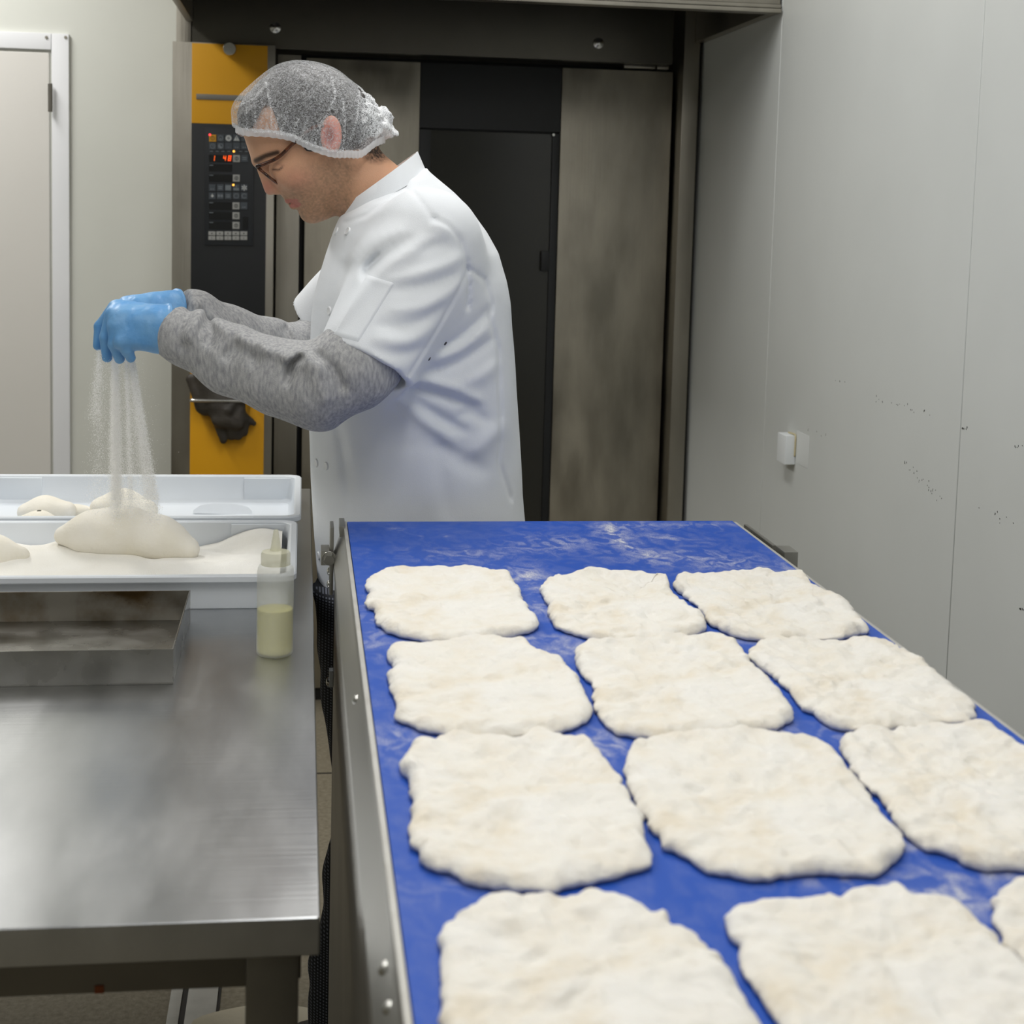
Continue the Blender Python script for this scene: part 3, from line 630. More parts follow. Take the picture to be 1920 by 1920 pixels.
# tensioner bracket at the far left end
def P2(px, py, y): return at_y(px, py, y)
yb = CYE - .05
q0 = P2(637, 985, yb); q1 = P2(637, 1112, yb)
br = box('end_bracket', XS - .006, XS - .0005, yb - .012, yb + .03, q1[2], q0[2], M_steel_conv, conv, bev=.0015)
box('end_bracket_tab', CX0 - .012, CX0 - .004, CYE - .06, CYE - .002, ZB - .012, ZB + .004, M_steel_conv, conv, bev=.0015)
c = P2(617, 1046, yb - .02); k0 = P2(602, 1033, yb - .02); k1_ = P2(636, 1060, yb - .02)
box('tension_block', k0[0], XS - .0065, yb - .02, yb + .02, k1_[2], k0[2], M_steel_conv, conv, bev=.001)
def hexbolt(name, c, ax, r, l, mat, parent):
    c = Vector(tuple(map(float, c))); ax = Vector(ax)
    o = cyl(name, c, c + ax * l, r, r, mat, parent, 6); smooth(o.data, 20)
    w = cyl('washer', c, c + ax * (l * .25), r * 1.35, r * 1.35, mat, o, 20, bev=.0005); w.matrix_parent_inverse = Matrix.Translation(-conv.location) if False else w.matrix_parent_inverse
    return o
hexbolt('bolt', (c[0], yb - .02, c[2]), (0, -1, 0), .0075, .016, M_chrome, conv)
def dome(name, c, r, mat, parent, axis=(-1, 0, 0)):
    o = lathe(name, [(r, 0), (r * .97, r * .25), (r * .75, r * .5), (r * .4, r * .65), (.0003, r * .7)], (0, 0, 0), mat, parent, 20)
    q = Vector((0, 0, 1)).rotation_difference(Vector(axis)).to_matrix().to_4x4()
    o.matrix_parent_inverse = Matrix.Translation(-parent.location); o.matrix_basis = Matrix.Translation(tuple(map(float, c))) @ q; return o
for px, py in ((632, 1040), (630, 1078), (632, 1103)):
    v = ray(px, py); t_ = (XS - .006 - 0) / v[0] if abs(v[0]) > 1e-6 else 2.1
    yy = yb + .005; zz = CAMZ + (py - 375) * -yy / F_PX
    dome('rivet', (XS - .0055, yy, zz), .006, M_chrome, conv)
for px, py, r in ((670, 1312, .005), (722, 1815, .005), (716, 1890, .0045)):
    y_ = 1.0
    zz = ZB - .065; v = ray(px, py); tt_ = XS / v[0]; pt = C0 + v * tt_
    pt = at_z(px, py, ZB - .02); dome('rivet', (CX0 - .0115, pt[1], ZB - .02), r, M_chrome, conv, (-.94, 0, .34))
q = P2(638, 1268, CYE - .085)
box('rubber_bumper', XS - .005, XS + .0008, CYE - .098, CYE - .082, q[2] - .012, q[2] + .012, M_white_pl, conv, bev=.001); dome('rivet', (XS - .0048, CYE - .09, q[2] - .006), .0065, M_chrome, conv)
# right-hand brackets peeking above the belt edge
y0_ = at_x(1390, 985, CX1 + .016)[1]; 
box('end_bracket', CX1 + .0125, CX1 + .0185, CYE - .17, CYE - .03, ZB - .08, ZB - .001, M_steel_conv, conv, bev=.0015)
box('tension_block', CX1 + .0125, CX1 + .032, CYE - .225, CYE - .185, ZB - .03, ZB + .002, M_steel_conv, conv, bev=.001)
# ------------------------------------------------------------------ flattened dough pieces on the belt
def dough_mat():
    m = bpy.data.materials.new('raw_dough'); m.use_nodes = True; nt = m.node_tree; p = nt.nodes['Principled BSDF']; p.inputs['Roughness'].default_value = .75; p.inputs['Specular IOR Level'].default_value = .2
    p.inputs['Subsurface Weight'].default_value = .04; p.inputs['Subsurface Radius'].default_value = (.012, .008, .005); p.inputs['Subsurface Scale'].default_value = .5
    tc = nt.nodes.new('ShaderNodeTexCoord'); L = nt.links.new
    n1 = nt.nodes.new('ShaderNodeTexNoise'); n1.inputs['Scale'].default_value = 34; n1.inputs['Detail'].default_value = 5; L(tc.outputs['Object'], n1.inputs['Vector'])
    r = nt.nodes.new('ShaderNodeValToRGB'); e = r.color_ramp.elements; e[0].position = .30; e[0].color = srgb(225, 216, 199); e[1].position = .46; e[1].color = srgb(230, 224, 212); L(n1.outputs[0], r.inputs[0])
    x = e.new(.6); x.color = srgb(232, 228, 219)
    n2 = nt.nodes.new('ShaderNodeTexNoise'); n2.inputs['Scale'].default_value = 12; n2.inputs['Detail'].default_value = 4; L(tc.outputs['Object'], n2.inputs['Vector'])
    mr = nt.nodes.new('ShaderNodeMapRange'); mr.inputs[1].default_value = .45; mr.inputs[2].default_value = .65; L(n2.outputs[0], mr.inputs[0])
    ml = nt.nodes.new('ShaderNodeMath'); ml.operation = 'MULTIPLY'; ml.inputs[1].default_value = .75; L(mr.outputs[0], ml.inputs[0])
    mx = nt.nodes.new('ShaderNodeMix'); mx.data_type = 'RGBA'; mx.inputs[7].default_value = srgb(233, 231, 226); L(ml.outputs[0], mx.inputs[0]); L(r.outputs[0], mx.inputs[6]); L(mx.outputs[2], p.inputs['Base Color'])
    n3 = nt.nodes.new('ShaderNodeTexNoise'); n3.inputs['Scale'].default_value = 65; n3.inputs['Detail'].default_value = 6; L(tc.outputs['Object'], n3.inputs['Vector'])
    b = nt.nodes.new('ShaderNodeBump'); b.inputs['Distance'].default_value = .0042; L(n3.outputs[0], b.inputs['Height']); L(b.outputs[0], p.inputs['Normal'])
    return m
M_dough = dough_mat()
DOUGH = [
 ('in the row nearest the man, left one, beside the steel bracket', [(690,1085),(715,1072),(740,1067),(780,1068),(850,1066),(895,1067),(930,1075),(955,1078),(970,1100),(985,1130),(995,1148),(1012,1162),(1005,1175),(985,1183),(950,1190),(900,1197),(845,1200),(790,1197),(740,1185),(710,1170),(702,1155),(700,1140),(686,1135),(684,1125),(692,1112),(685,1100)]),
 ('in the row nearest the man, middle of three', [(1012,1100),(1020,1090),(1045,1080),(1080,1077),(1110,1072),(1160,1074),(1200,1078),(1235,1083),(1242,1077),(1252,1083),(1255,1100),(1275,1125),(1300,1145),(1322,1160),(1326,1172),(1315,1182),(1290,1190),(1250,1197),(1200,1200),(1150,1202),(1110,1195),(1060,1180),(1040,1170),(1030,1150),(1028,1135),(1015,1115)]),
 ('in the row nearest the man, right one with a small nub', [(1263,1095),(1270,1083),(1300,1078),(1350,1077),(1390,1073),(1430,1074),(1500,1073),(1520,1090),(1550,1113),(1580,1120),(1595,1135),(1610,1158),(1627,1172),(1625,1183),(1610,1184),(1600,1190),(1550,1196),(1490,1197),(1420,1196),(1370,1185),(1330,1165),(1320,1150),(1300,1130),(1280,1112)]),
 ('in the second row from the man, left of three', [(725,1222),(735,1212),(770,1210),(800,1207),(850,1202),(900,1196),(930,1197),(955,1207),(985,1205),(1010,1220),(1050,1232),(1062,1245),(1080,1265),(1090,1285),(1105,1310),(1113,1330),(1105,1345),(1080,1360),(1040,1372),(1000,1376),(950,1380),(900,1381),(850,1377),(810,1368),(780,1360),(760,1350),(742,1340),(745,1320),(732,1290),(728,1265),(738,1245),(728,1235)]),
 ('in the second row from the man, middle of three', [(1078,1230),(1085,1212),(1120,1207),(1180,1202),(1240,1196),(1290,1193),(1340,1192),(1370,1198),(1395,1220),(1410,1245),(1440,1275),(1470,1310),(1488,1335),(1483,1350),(1455,1362),(1410,1368),(1340,1375),(1260,1380),(1200,1378),(1160,1370),(1135,1355),(1120,1330),(1112,1305),(1115,1285),(1095,1262),(1080,1245)]),
 ('in the second row from the man, right of three', [(1403,1225),(1420,1207),(1440,1198),(1500,1198),(1560,1200),(1620,1197),(1665,1200),(1690,1215),(1720,1230),(1750,1260),(1790,1290),(1825,1320),(1830,1340),(1815,1350),(1770,1355),(1700,1363),(1640,1366),(1580,1363),(1545,1350),(1530,1338),(1500,1320),(1470,1285),(1440,1260),(1415,1240)]),
 ('in the third row from the man, left one with a folded corner', [(751,1434),(767,1405),(782,1387),(811,1388),(845,1376),(864,1374),(882,1381),(932,1379),(976,1380),(1001,1368),(1029,1370),(1057,1385),(1092,1388),(1111,1396),(1132,1424),(1164,1452),(1173,1481),(1204,1531),(1211,1556),(1209,1577),(1220,1602),(1215,1618),(1189,1627),(1167,1637),(1120,1646),(1064,1660),(986,1665),(923,1659),(876,1649),(839,1631),(795,1615),(789,1599),(770,1577),(767,1552),(770,1515),(767,1465),(768,1458)]),
 ('in the third row from the man, middle of three', [(1173,1421),(1186,1396),(1201,1391),(1232,1380),(1320,1374),(1420,1371),(1454,1379),(1520,1384),(1551,1398),(1568,1408),(1584,1430),(1609,1462),(1630,1488),(1649,1518),(1677,1549),(1693,1567),(1698,1584),(1682,1606),(1648,1631),(1601,1634),(1539,1632),(1482,1637),(1423,1645),(1367,1637),(1320,1627),(1282,1602),(1245,1587),(1232,1565),(1209,1534),(1191,1502),(1176,1471),(1171,1446)]),
 ('in the third row from the man, cut by the right edge', [(1571,1396),(1575,1387),(1589,1377),(1617,1368),(1664,1371),(1726,1360),(1764,1359),(1789,1363),(1836,1362),(1870,1368),(1898,1387),(1920,1399),(1965,1430),(2010,1480),(2050,1540),(2070,1590),(2050,1612),(1990,1622),(1920,1624),(1851,1623),(1814,1615),(1776,1596),(1732,1587),(1698,1562),(1671,1527),(1653,1496),(1628,1471),(1603,1449),(1588,1424)]),
 ('in the row nearest the viewer, left one, cut by the bottom edge', [(826,1746),(851,1721),(892,1696),(939,1682),(989,1684),(1017,1681),(1054,1685),(1089,1674),(1120,1676),(1157,1687),(1189,1693),(1220,1712),(1248,1720),(1264,1740),(1301,1748),(1320,1765),(1342,1790),(1376,1834),(1398,1868),(1423,1920),(1450,1980),(1460,2050),(1440,2090),(1350,2110),(1150,2125),(980,2115),(880,2080),(840,2040),(828,1980),(823,1915),(829,1856),(828,1793)]),
 ('in the row nearest the viewer, middle one, in the bottom right corner', [(1359,1721),(1372,1702),(1398,1699),(1442,1685),(1492,1684),(1536,1682),(1551,1676),(1570,1682),(1601,1671),(1657,1667),(1682,1662),(1695,1668),(1711,1681),(1757,1684),(1795,1693),(1826,1715),(1857,1740),(1876,1768),(1898,1787),(1920,1806),(1980,1860),(2050,1940),(2090,2010),(2080,2060),(2000,2090),(1850,2110),(1700,2110),(1560,2080),(1500,2020),(1460,1912),(1439,1887),(1423,1859),(1395,1824),(1382,1793),(1381,1765),(1364,1749)]),
 ('in the row nearest the viewer, only its tip shows at right', [(1862,1693),(1870,1677),(1898,1656),(1920,1646),(2000,1640),(2100,1650),(2200,1700),(2280,1780),(2330,1850),(2300,1890),(2200,1900),(2080,1890),(1980,1840),(1920,1796),(1889,1774),(1870,1743),(1864,1715)]),
]
def make_dough(label, outline, seed):
    nA, nR = 300, 34
    th_ = .0125
    P = np.array([at_z(x, y, ZB + .006)[:2] for x, y in outline]); P = catmull(P, 10, True)
    c = P.mean(0)
    seg = np.linalg.norm(np.roll(P, -1, 0) - P, axis=1); s = np.concatenate([[0], np.cumsum(seg)]); T = np.linspace(0, s[-1], nA, endpoint=False)
    Pc = np.vstack([P, P[:1]]); O = np.stack([np.interp(T, s, Pc[:, 0]), np.interp(T, s, Pc[:, 1])], 1)
    nrm = O - c; R = np.linalg.norm(nrm, axis=1); nrm /= R[:, None]
    # small bulges round the rim
    wob = .0022 * vnoise(O[:, 0] * 75, O[:, 1] * 75, seed, 5) + .0024 * vnoise(O[:, 0] * 150, O[:, 1] * 150, seed, 6)
    O = O + nrm * wob[:, None]
    V = []; rings = []
    prof = [(-.006, .0003), (-.0015, .0012), (0, .0045)]          # inset from rim, height: undercut edge
    ds = [0.0015, .004, .008, .013]
    for ins, z in prof: rings.append((O + nrm * ins, np.full(nA, z)))
    for k in range(nR):
        f = k / (nR - 1)
        if k < 4: Q = O - nrm * np.minimum(ds[k], R * .5)[:, None]; d = np.full(nA, ds[k])
        else:
            g = 1 - (k - 3) / (nR - 4); base = O - nrm * .013; Q = c + (base - c) * g; d = np.linalg.norm(O - Q, axis=1)
        hgt = .0045 + (th_ - .0045) * (1 - np.exp(-d / .0045)) - .0035 * (1 - np.exp(-np.maximum(d - .012, 0) / .03))
        fade = np.clip(d / .006, 0.15, 1)
        x, y = Q[:, 0], Q[:, 1]
        hgt = hgt + fade * (.0026 * vnoise(x * 38, y * 38, seed, 1) + .0019 * vnoise(x * 80, y * 80, seed, 2) + .0010 * vnoise(x * 160, y * 160, seed, 3)) + .0022 * np.exp(-((d - .009) / .008) ** 2) * vnoise(x * 45, y * 45, seed, 9)
        # dimples pressed with fingertips
        dm = vnoise(x * 48 + 7, y * 48, seed, 11); hgt = hgt - fade * .0028 * np.clip(dm - .35, 0, 1) * 2
        rings.append((Q, np.maximum(hgt, .003)))
    for Q, z in rings:
        for i in range(nA): V.append((Q[i, 0], Q[i, 1], ZB + .0005 + z[i]))
    n = len(rings); Fc = []
    for k in range(n - 1):
        for i in range(nA): j = (i + 1) % nA; Fc.append((k * nA + i, k * nA + j, (k + 1) * nA + j, (k + 1) * nA + i))
    ar = np.array(V); loc = np.array((c[0], c[1], ZB)); ar = ar - loc
    Fc = [f for f in Fc]
    me = np_mesh('dough_sheet', ar, np.array(Fc)[:, ::-1] if np.cross(O[1] - O[0], nrm[0]) > 0 else np.array(Fc))
    b = bmesh.new(); b.from_mesh(me); bmesh.ops.remove_doubles(b, verts=b.verts, dist=2e-5); bmesh.ops.recalc_face_normals(b, faces=b.faces); b.to_mesh(me); b.free()
    smooth(me)
    o = obj('flat_dough', me, M_dough); o.location = tuple(map(float, loc)); tag(o, 'flat dough ' + label, 'dough', 'flattened dough pieces on the belt'); return o
for i, (lb, ol) in enumerate(DOUGH): make_dough(lb, ol, 3.7 * i + .5)
# ------------------------------------------------------------------ white dough boxes on the table
def make_tray(name, label, x0, x1, y0, y1, z0, h, flare=.012, wall=.004):
    """open box: outer shell with flared walls, rolled rim and skirt"""
    def rect(ins, z, r=.02, n=6):
        pts = []
        for cx, cy, a0 in ((x1 - ins - r, y1 - ins - r, 0), (x0 + ins + r, y1 - ins - r, 90), (x0 + ins + r, y0 + ins + r, 180), (x1 - ins - r, y0 + ins + r, 270)):
            for k in range(n + 1): a = math.radians(a0 + 90 * k / n); pts.append((cx + r * math.cos(a), cy + r * math.sin(a), z))
        return pts
    prof = [(flare + .008, z0), (flare + .002, z0), (flare, z0 + .003), (.012, z0 + h - .012), (.002, z0 + h - .011), (0, z0 + h - .009), (0, z0 + h - .002), (.002, z0 + h), (.010, z0 + h), (.0125, z0 + h - .002), (.014, z0 + h - .008), (flare + .006, z0 + .012), (flare + .012, z0 + .005), (flare + .02, z0 + .004)]
    V = []; Fc = []
    for ins, z in prof: V += rect(ins, z, max(.006, .024 - ins * .2))
    n = len(V) // len(prof)
    for k in range(len(prof) - 1):
        for i in range(n): j = (i + 1) % n; Fc.append((k * n + i, k * n + j, (k + 1) * n + j, (k + 1) * n + i))
    Fc.append(tuple(reversed(range(n)))); Fc.append(tuple(range((len(prof) - 1) * n, len(prof) * n)))
    me = mesh_from(name, V, Fc); smooth(me, 35)
    t = empty(name, ((x0 + x1) / 2, (y0 + y1) / 2, z0)); tag(t, label, 'tray')
    obj('shell', me, M_white_pl, t)
    for cx, cy in ((x0 + .07, y1), (x1 - .07, y1)):      # stacking pads inside the far corners
        box('corner_pad', cx - .04, cx + .05 * (1 if cx > (x0 + x1) / 2 else .8), y1 - .0195, y1 - .009, z0 + .008, z0 + h - .004, M_white_pl, t, bev=.0015)
    return t
p_fr = at_z(551, 1141, ZT); TRH = .052
ty0 = p_fr[1] - .012; tx1 = at_y(556, 1083, ty0)[0]
tray1 = make_tray('dough_tray', 'white plastic dough tray full of flour with one loaf, nearest on the table', tx1 - .60, tx1, ty0, ty0 + .385, ZT + .0004, TRH)
ty2 = ty0 + .392; tx2 = at_y(560, 973, ty2)[0] + .004
tray2 = make_tray('dough_tray', 'white plastic dough tray with three loaves and a scraper, behind the floury one', tx2 - .60, tx2, ty2, ty2 + .40, ZT + .0004, TRH + .004)
# flour bed in the front tray
nx_, ny_ = 130, 90; fx0, fx1, fy0, fy1 = tx1 - .575, tx1 - .025, ty0 + .0225, ty0 + .385 - .0225
gx, gy = np.meshgrid(np.linspace(fx0, fx1, nx_), np.linspace(fy0, fy1, ny_), indexing='ij')
def bump_(px, py, z, r, rx, ry): c = at_z(px, py, z); return r * np.exp(-((gx - c[0]) / rx) ** 2 - ((gy - c[1]) / ry) ** 2)
hf = .027 + .004 * vnoise(gx * 14, gy * 14, 0, 2) + .0015 * vnoise(gx * 40, gy * 40, 0, 3)
ZF = ZT + .03
hf += bump_(130, 1040, ZF, .020, .07, .055) + bump_(10, 1060, ZF, .012, .06, .06) + bump_(250, 1060, ZF, .010, .10, .05) + bump_(440, 1060, ZF, .010, .07, .05) + bump_(490, 1010, ZF, .014, .04, .06) + bump_(0, 1015, ZF, .016, .05, .03) + bump_(350, 1075, ZF, .008, .1, .03)
v0 = (gy - fy0) / (fy1 - fy0); hf -= .020 * np.clip((v0 - .68) / .32, 0, 1) / (1 + np.exp((gx - at_z(420, 1000, ZF)[0]) / .012)); hf -= .012 * np.exp(-((gx - at_z(430, 1025, ZF)[0]) / .03) ** 2 - ((gy - at_z(430, 1025, ZF)[1]) / .04) ** 2)
edge = np.minimum.reduce([gx - fx0, fx1 - gx, gy - fy0, fy1 - gy]); hf = np.maximum(hf, .004); hf = np.where(gy < fy0 + .05, np.minimum(hf, .040 + (gy - fy0) * .5), hf)
V = np.stack([gx, gy, ZT + .004 + hf], -1).reshape(-1, 3)
Fc = [(i * ny_ + j, (i + 1) * ny_ + j, (i + 1) * ny_ + j + 1, i * ny_ + j + 1) for i in range(nx_ - 1) for j in range(ny_ - 1)]
nb = len(V); Vb = V.copy(); Vb[:, 2] = ZT + .0055
per = [(i, 0) for i in range(nx_)] + [(nx_ - 1, j) for j in range(1, ny_)] + [(i, ny_ - 1) for i in range(nx_ - 2, -1, -1)] + [(0, j) for j in range(ny_ - 2, 0, -1)]
pi_ = [i * ny_ + j for i, j in per]; Vs = Vb[pi_]; k = len(V); V = np.vstack([V, Vs]); m_ = len(pi_)
Fc += [(pi_[i], pi_[(i + 1) % m_], k + (i + 1) % m_, k + i) for i in range(m_)] + [tuple(range(k, k + m_))]
M_flour = pmat('wheat_flour', srgb(243, 240, 231), srgb(247, 245, 239), rough=.95, scale=12, bump=.0008, bscale=420, spec=.1)
fb = obj('flour_bed', mesh_from('flour_bed', V, Fc, True), M_flour); fb['kind'] = 'stuff'; tag(fb, 'heaped pale flour filling the front white tray', 'flour')
M_loaf = pmat('floured_loaf_dough', srgb(240, 234, 218), srgb(245, 241, 232), rough=.85, scale=14, bump=.0006, bscale=200, spec=.15)
def loaf(label, path, radii, base_y, zc, sy=.85, bumpy=.0015, name='dough_loaf', cut=None):
    pts = [at_y(px, py, base_y + dy) for px, py, dy in path]
    P = np.array(pts); rr = np.array(radii); mg = np.array((1.3, 1.3 * max(sy, 1), 1.3)); lo = (P - rr[:, None] * mg).min(0); hi = (P + rr[:, None] * mg).max(0); h = .004
    G = grid(lo, hi, h); Fv = None
    for a, b, ra, rb in zip(P[:-1], P[1:], rr[:-1], rr[1:]):
        f = rcone(G, a, b, ra, rb, sy); Fv = f if Fv is None else smin(Fv, f, .025)
    Fv = Fv + (bumpy * vnoise(G[0] * 30, G[1] * 30, G[2] * 30, 4)).astype(np.float32)
    if cut is not None: Fv = smax(Fv, (cut - G[2]).astype(np.float32), .006)
    V, Q = surface_nets(Fv, lo, h); V = lap_smooth(V, Q, 3)
    tag(obj(name, np_mesh(name, V, Q), M_loaf), label, 'dough', 'dough loaves in the trays')
yl_ = ty0 + .215
loaf('long floury dough loaf lying on the flour in the front tray', [(118, 1004, 0), (170, 1000, 0), (230, 998, .0), (300, 1012, -.005), (352, 1030, -.01)], [.014, .030, .037, .032, .020], yl_, 0, 1.3, cut=ZT + .02)
loaf('small rounded dough piece at the left edge of the flour, front tray', [(-60, 1040, 0), (-10, 1040, 0), (40, 1040, 0)], [.02, .026, .012], ty0 + .16, 0, 1.0, cut=ZT + .02)
y2_ = ty2 + .2
loaf('smooth dough loaf at the left in the rear tray', [(48, 960, 0), (85, 957, 0), (125, 960, 0)], [.016, .021, .018], y2_, 0, 1.5, cut=ZT + .006)
loaf('short dough loaf squeezed between two others in the rear tray', [(140, 962, .02), (160, 962, .02)], [.016, .014], y2_, 0, 1.2, cut=ZT + .006)
loaf('dough loaf behind the falling flour in the rear tray', [(190, 954, .03), (230, 950, .03), (275, 958, .03)], [.022, .027, .02], y2_, 0, 1.3, cut=ZT + .006)
loaf('low dough loaf just behind the front rim of the rear tray', [(40, 985, -.11), (75, 983, -.11), (105, 987, -.11)], [.014, .018, .012], y2_, 0, 1.3, cut=ZT + .006)
# plastic scraper card leaning in the rear tray
ys_ = ty2 + .27; V = []; ol = [(362, 972), (362, 966), (375, 958), (395, 955), (420, 954.5), (445, 956), (465, 961), (473, 968), (472, 974)]
A = [at_y(px, py, ys_) for px, py in ol]; bz = ZT + .0055; dz = A[0][2] - bz
sc = []
for k, (yy) in enumerate((0, .003)):
    for a in A: sc.append((a[0], a[1] + (a[2] - A[0][2]) * .7 + yy, a[2] - dz))
n = len(A); Fc = [tuple(range(n))[::-1], tuple(range(n, 2 * n))] + [(i, (i + 1) % n, n + (i + 1) % n, n + i) for i in range(n)]
me = mesh_from('dough_scraper', sc, Fc); b = bmesh.new(); b.from_mesh(me); bmesh.ops.recalc_face_normals(b, faces=b.faces); bmesh.ops.bevel(b, geom=list(b.edges), offset=.0008, segments=2, affect='EDGES'); b.to_mesh(me); b.free()
tag(obj('dough_scraper', me, M_white_pl), 'white plastic bowl scraper with rounded edge in the rear tray', 'scraper')
# flour dust left on the floor of the rear tray
# ------------------------------------------------------------------ stainless pan
f0 = at_z(325, 1283, ZT); PY0 = f0[1]; PX1 = f0[0]; PH = PY0 * (1283 - 1215) / F_PX; PY1 = at_z(360, 1107, ZT + PH)[1]; PX0 = PX1 - .42
M_pan = pmat('stained_pan_steel', srgb(112, 92, 62), srgb(168, 164, 156), rough=.3, metal=1.0, scale=13, detail=6, rvar=.1, contrast=(.36, .58))
M_pan2 = pmat('pan_outer_steel', srgb(140, 138, 132), srgb(165, 163, 158), rough=.26, metal=1.0, scale=16, detail=5, rvar=.08)
pan = empty('steel_pan', ((PX0 + PX1) / 2, (PY0 + PY1) / 2, ZT)); tag(pan, 'shallow rectangular stainless steel pan with heat stains on the table', 'pan')
w = .0016
box('base', PX0, PX1, PY0, PY1, ZT + .0003, ZT + .0022, M_pan2, pan)
box('front_wall', PX0, PX1, PY0, PY0 + w, ZT + .0022, ZT + PH, M_pan2, pan, bev=.0004)
box('back_wall', PX0, PX1, PY1 - w, PY1, ZT + .0022, ZT + PH, M_pan, pan, bev=.0004)
box('side_wall', PX1 - w, PX1, PY0 + w, PY1 - w, ZT + .0022, ZT + PH, M_pan2, pan, bev=.0004)
box('side_wall', PX0, PX0 + w, PY0 + w, PY1 - w, ZT + .0022, ZT + PH, M_pan2, pan, bev=.0004)
# ------------------------------------------------------------------ squeeze bottle
bc = at_z(515, 1226, ZT); bs = F_PX / bc[1]; R_ = 34.5 / bs
bot = empty('squeeze_bottle', (bc[0], bc[1], ZT)); tag(bot, 'clear squeeze bottle half filled with yellow oil', 'bottle')
M_clear = bpy.data.materials.new('cloudy_bottle_plastic'); M_clear.use_nodes = True; nt = M_clear.node_tree; p = nt.nodes['Principled BSDF']
p.inputs['Base Color'].default_value = srgb(232, 234, 228); p.inputs['Roughness'].default_value = .3; p.inputs['Alpha'].default_value = .34
M_oil = bpy.data.materials.new('yellow_oil'); M_oil.use_nodes = True; p = M_oil.node_tree.nodes['Principled BSDF']
p.inputs['Base Color'].default_value = srgb(232, 226, 150); p.inputs['Roughness'].default_value = .25; p.inputs['Alpha'].default_value = .62; p.inputs['Subsurface Weight'].default_value = .3; p.inputs['Subsurface Radius'].default_value = (.03, .03, .01)
hb = 172 / bs; z0 = ZT + .0003; Yb = 1 / bs
lathe('body', [(R_ * .9, 0), (R_ * .985, .002), (R_, .006), (R_, hb - .010), (R_ * .97, hb - .004), (R_ * .88, hb), (R_ * .8, hb + .001)], (bc[0], bc[1], z0), M_clear, bot, 48)
lathe('oil', [(R_ * .86, .0025), (R_ * .95, .005), (R_ * .955, .01), (R_ * .955, 88 * Yb), (R_ * .9, 88 * Yb + .0004)], (bc[0], bc[1], z0), M_oil, bot, 48)
M_cap = pmat('cloudy_cap', srgb(226, 224, 196), rough=.35); M_cap.node_tree.nodes['Principled BSDF'].inputs['Alpha'].default_value = .45
cap = lathe('cap', [(R_ * .80, hb + .001), (R_ * .80, hb + .015), (R_ * .74, hb + .018), (R_ * .3, hb + .0195), (R_ * .28, hb + .019)], (bc[0], bc[1], z0), M_cap, bot, 40)
lathe('nozzle', [(R_ * .30, hb + .0196), (R_ * .24, hb + .03), (R_ * .13, hb + .046), (R_ * .12, hb + .0465)], (bc[0], bc[1], z0), M_cap, bot, 24)
# ------------------------------------------------------------------ the baker
from mathutils.bvhtree import BVHTree
YP_ = 2.45
def PW(px, py, y=YP_): return at_y(px, py, y)
def project(V):
    D = np.asarray(V, float) - C0
    cx = D @ _cx; cy = -(D @ _cy); cz = -(D @ _cz)
    return PPX + F_PX * cx / cz, PPY + F_PX * cy / cz
def pxpoly(pts, y=YP_): return [(PW(a, b, y)[0], PW(a, b, y)[2]) for a, b in pts]
def fold(G2, pts, amp, width, y, taper=False):
    P = pxpoly(pts, y)
    if not taper: return amp * np.exp(-(line_dist(G2[0], G2[1], P) / width) ** 2)
    P = [tuple(q) for q in catmull(P, 5)]; n = len(P) - 1; out = np.zeros_like(G2[0])
    for i in range(n):
        f = math.sin(math.pi * (i + .5) / n) ** .7
        out = np.maximum(out, f * np.exp(-(line_dist(G2[0], G2[1], P[i:i + 2]) / (width * (.55 + .45 * f))) ** 2))
    return amp * out
M_skin = bpy.data.materials.new('skin'); M_skin.use_nodes = True; nt = M_skin.node_tree; p = nt.nodes['Principled BSDF']
ca = nt.nodes.new('ShaderNodeAttribute'); ca.attribute_name = 'tone'; nt.links.new(ca.outputs['Color'], p.inputs['Base Color'])
p.inputs['Roughness'].default_value = .5; p.inputs['Subsurface Weight'].default_value = .15; p.inputs['Subsurface Radius'].default_value = (.008, .004, .002); p.inputs['Specular IOR Level'].default_value = .35
tcn = nt.nodes.new('ShaderNodeTexCoord'); nn = nt.nodes.new('ShaderNodeTexNoise'); nn.inputs['Scale'].default_value = 700; nt.links.new(tcn.outputs['Object'], nn.inputs['Vector'])
bb = nt.nodes.new('ShaderNodeBump'); bb.inputs['Distance'].default_value = .0006; nt.links.new(nn.outputs[0], bb.inputs['Height']); nt.links.new(bb.outputs[0], p.inputs['Normal'])

# ---- head, neck and shoulders: one continuous skin surface
FACE = [(452,225),(456,250),(465,280),(472,298),(479,310),(490,320),(503,336),(514,352),(525,364),(533,373),(541,380),(547,386),(554,389),(558,393),(561,402),(567,412),(577,418),(590,419),(607,414),(628,404),(648,388),(668,360),(688,330),(700,300),(702,270),(700,240),(698,212),(686,188),(662,165),(630,143),(594,131),(556,129),(522,137),(490,161),(464,190),(454,210)]
h = .0022; lo = PW(425, 470); hi = PW(850, 100); lo = (lo[0], YP_ - .125, lo[2]); hi = (hi[0], YP_ + .125, hi[2])
G = grid(lo, hi, h); X2, Z2 = G[0][:, 0, :], G[2][:, 0, :]; dy = (G[1] - YP_)
chin = PW(577, 418); ux, uz = -.656, .755; fxv, fzv = -.755, -.656
uc2 = ((X2 - chin[0]) * ux + (Z2 - chin[2]) * uz); fc2 = ((X2 - chin[0]) * fxv + (Z2 - chin[2]) * fzv)
face_poly = pxpoly(catmull(FACE, 4, True)); d2 = poly_sdf(X2, Z2, face_poly)
def inflate(d2, W2, R, dy):
    q = np.maximum(1 + d2 / R, 0)
    return (np.sqrt((dy / W2[:, None, :]) ** 2 + (q ** 2)[:, None, :]) - 1) * R * .8
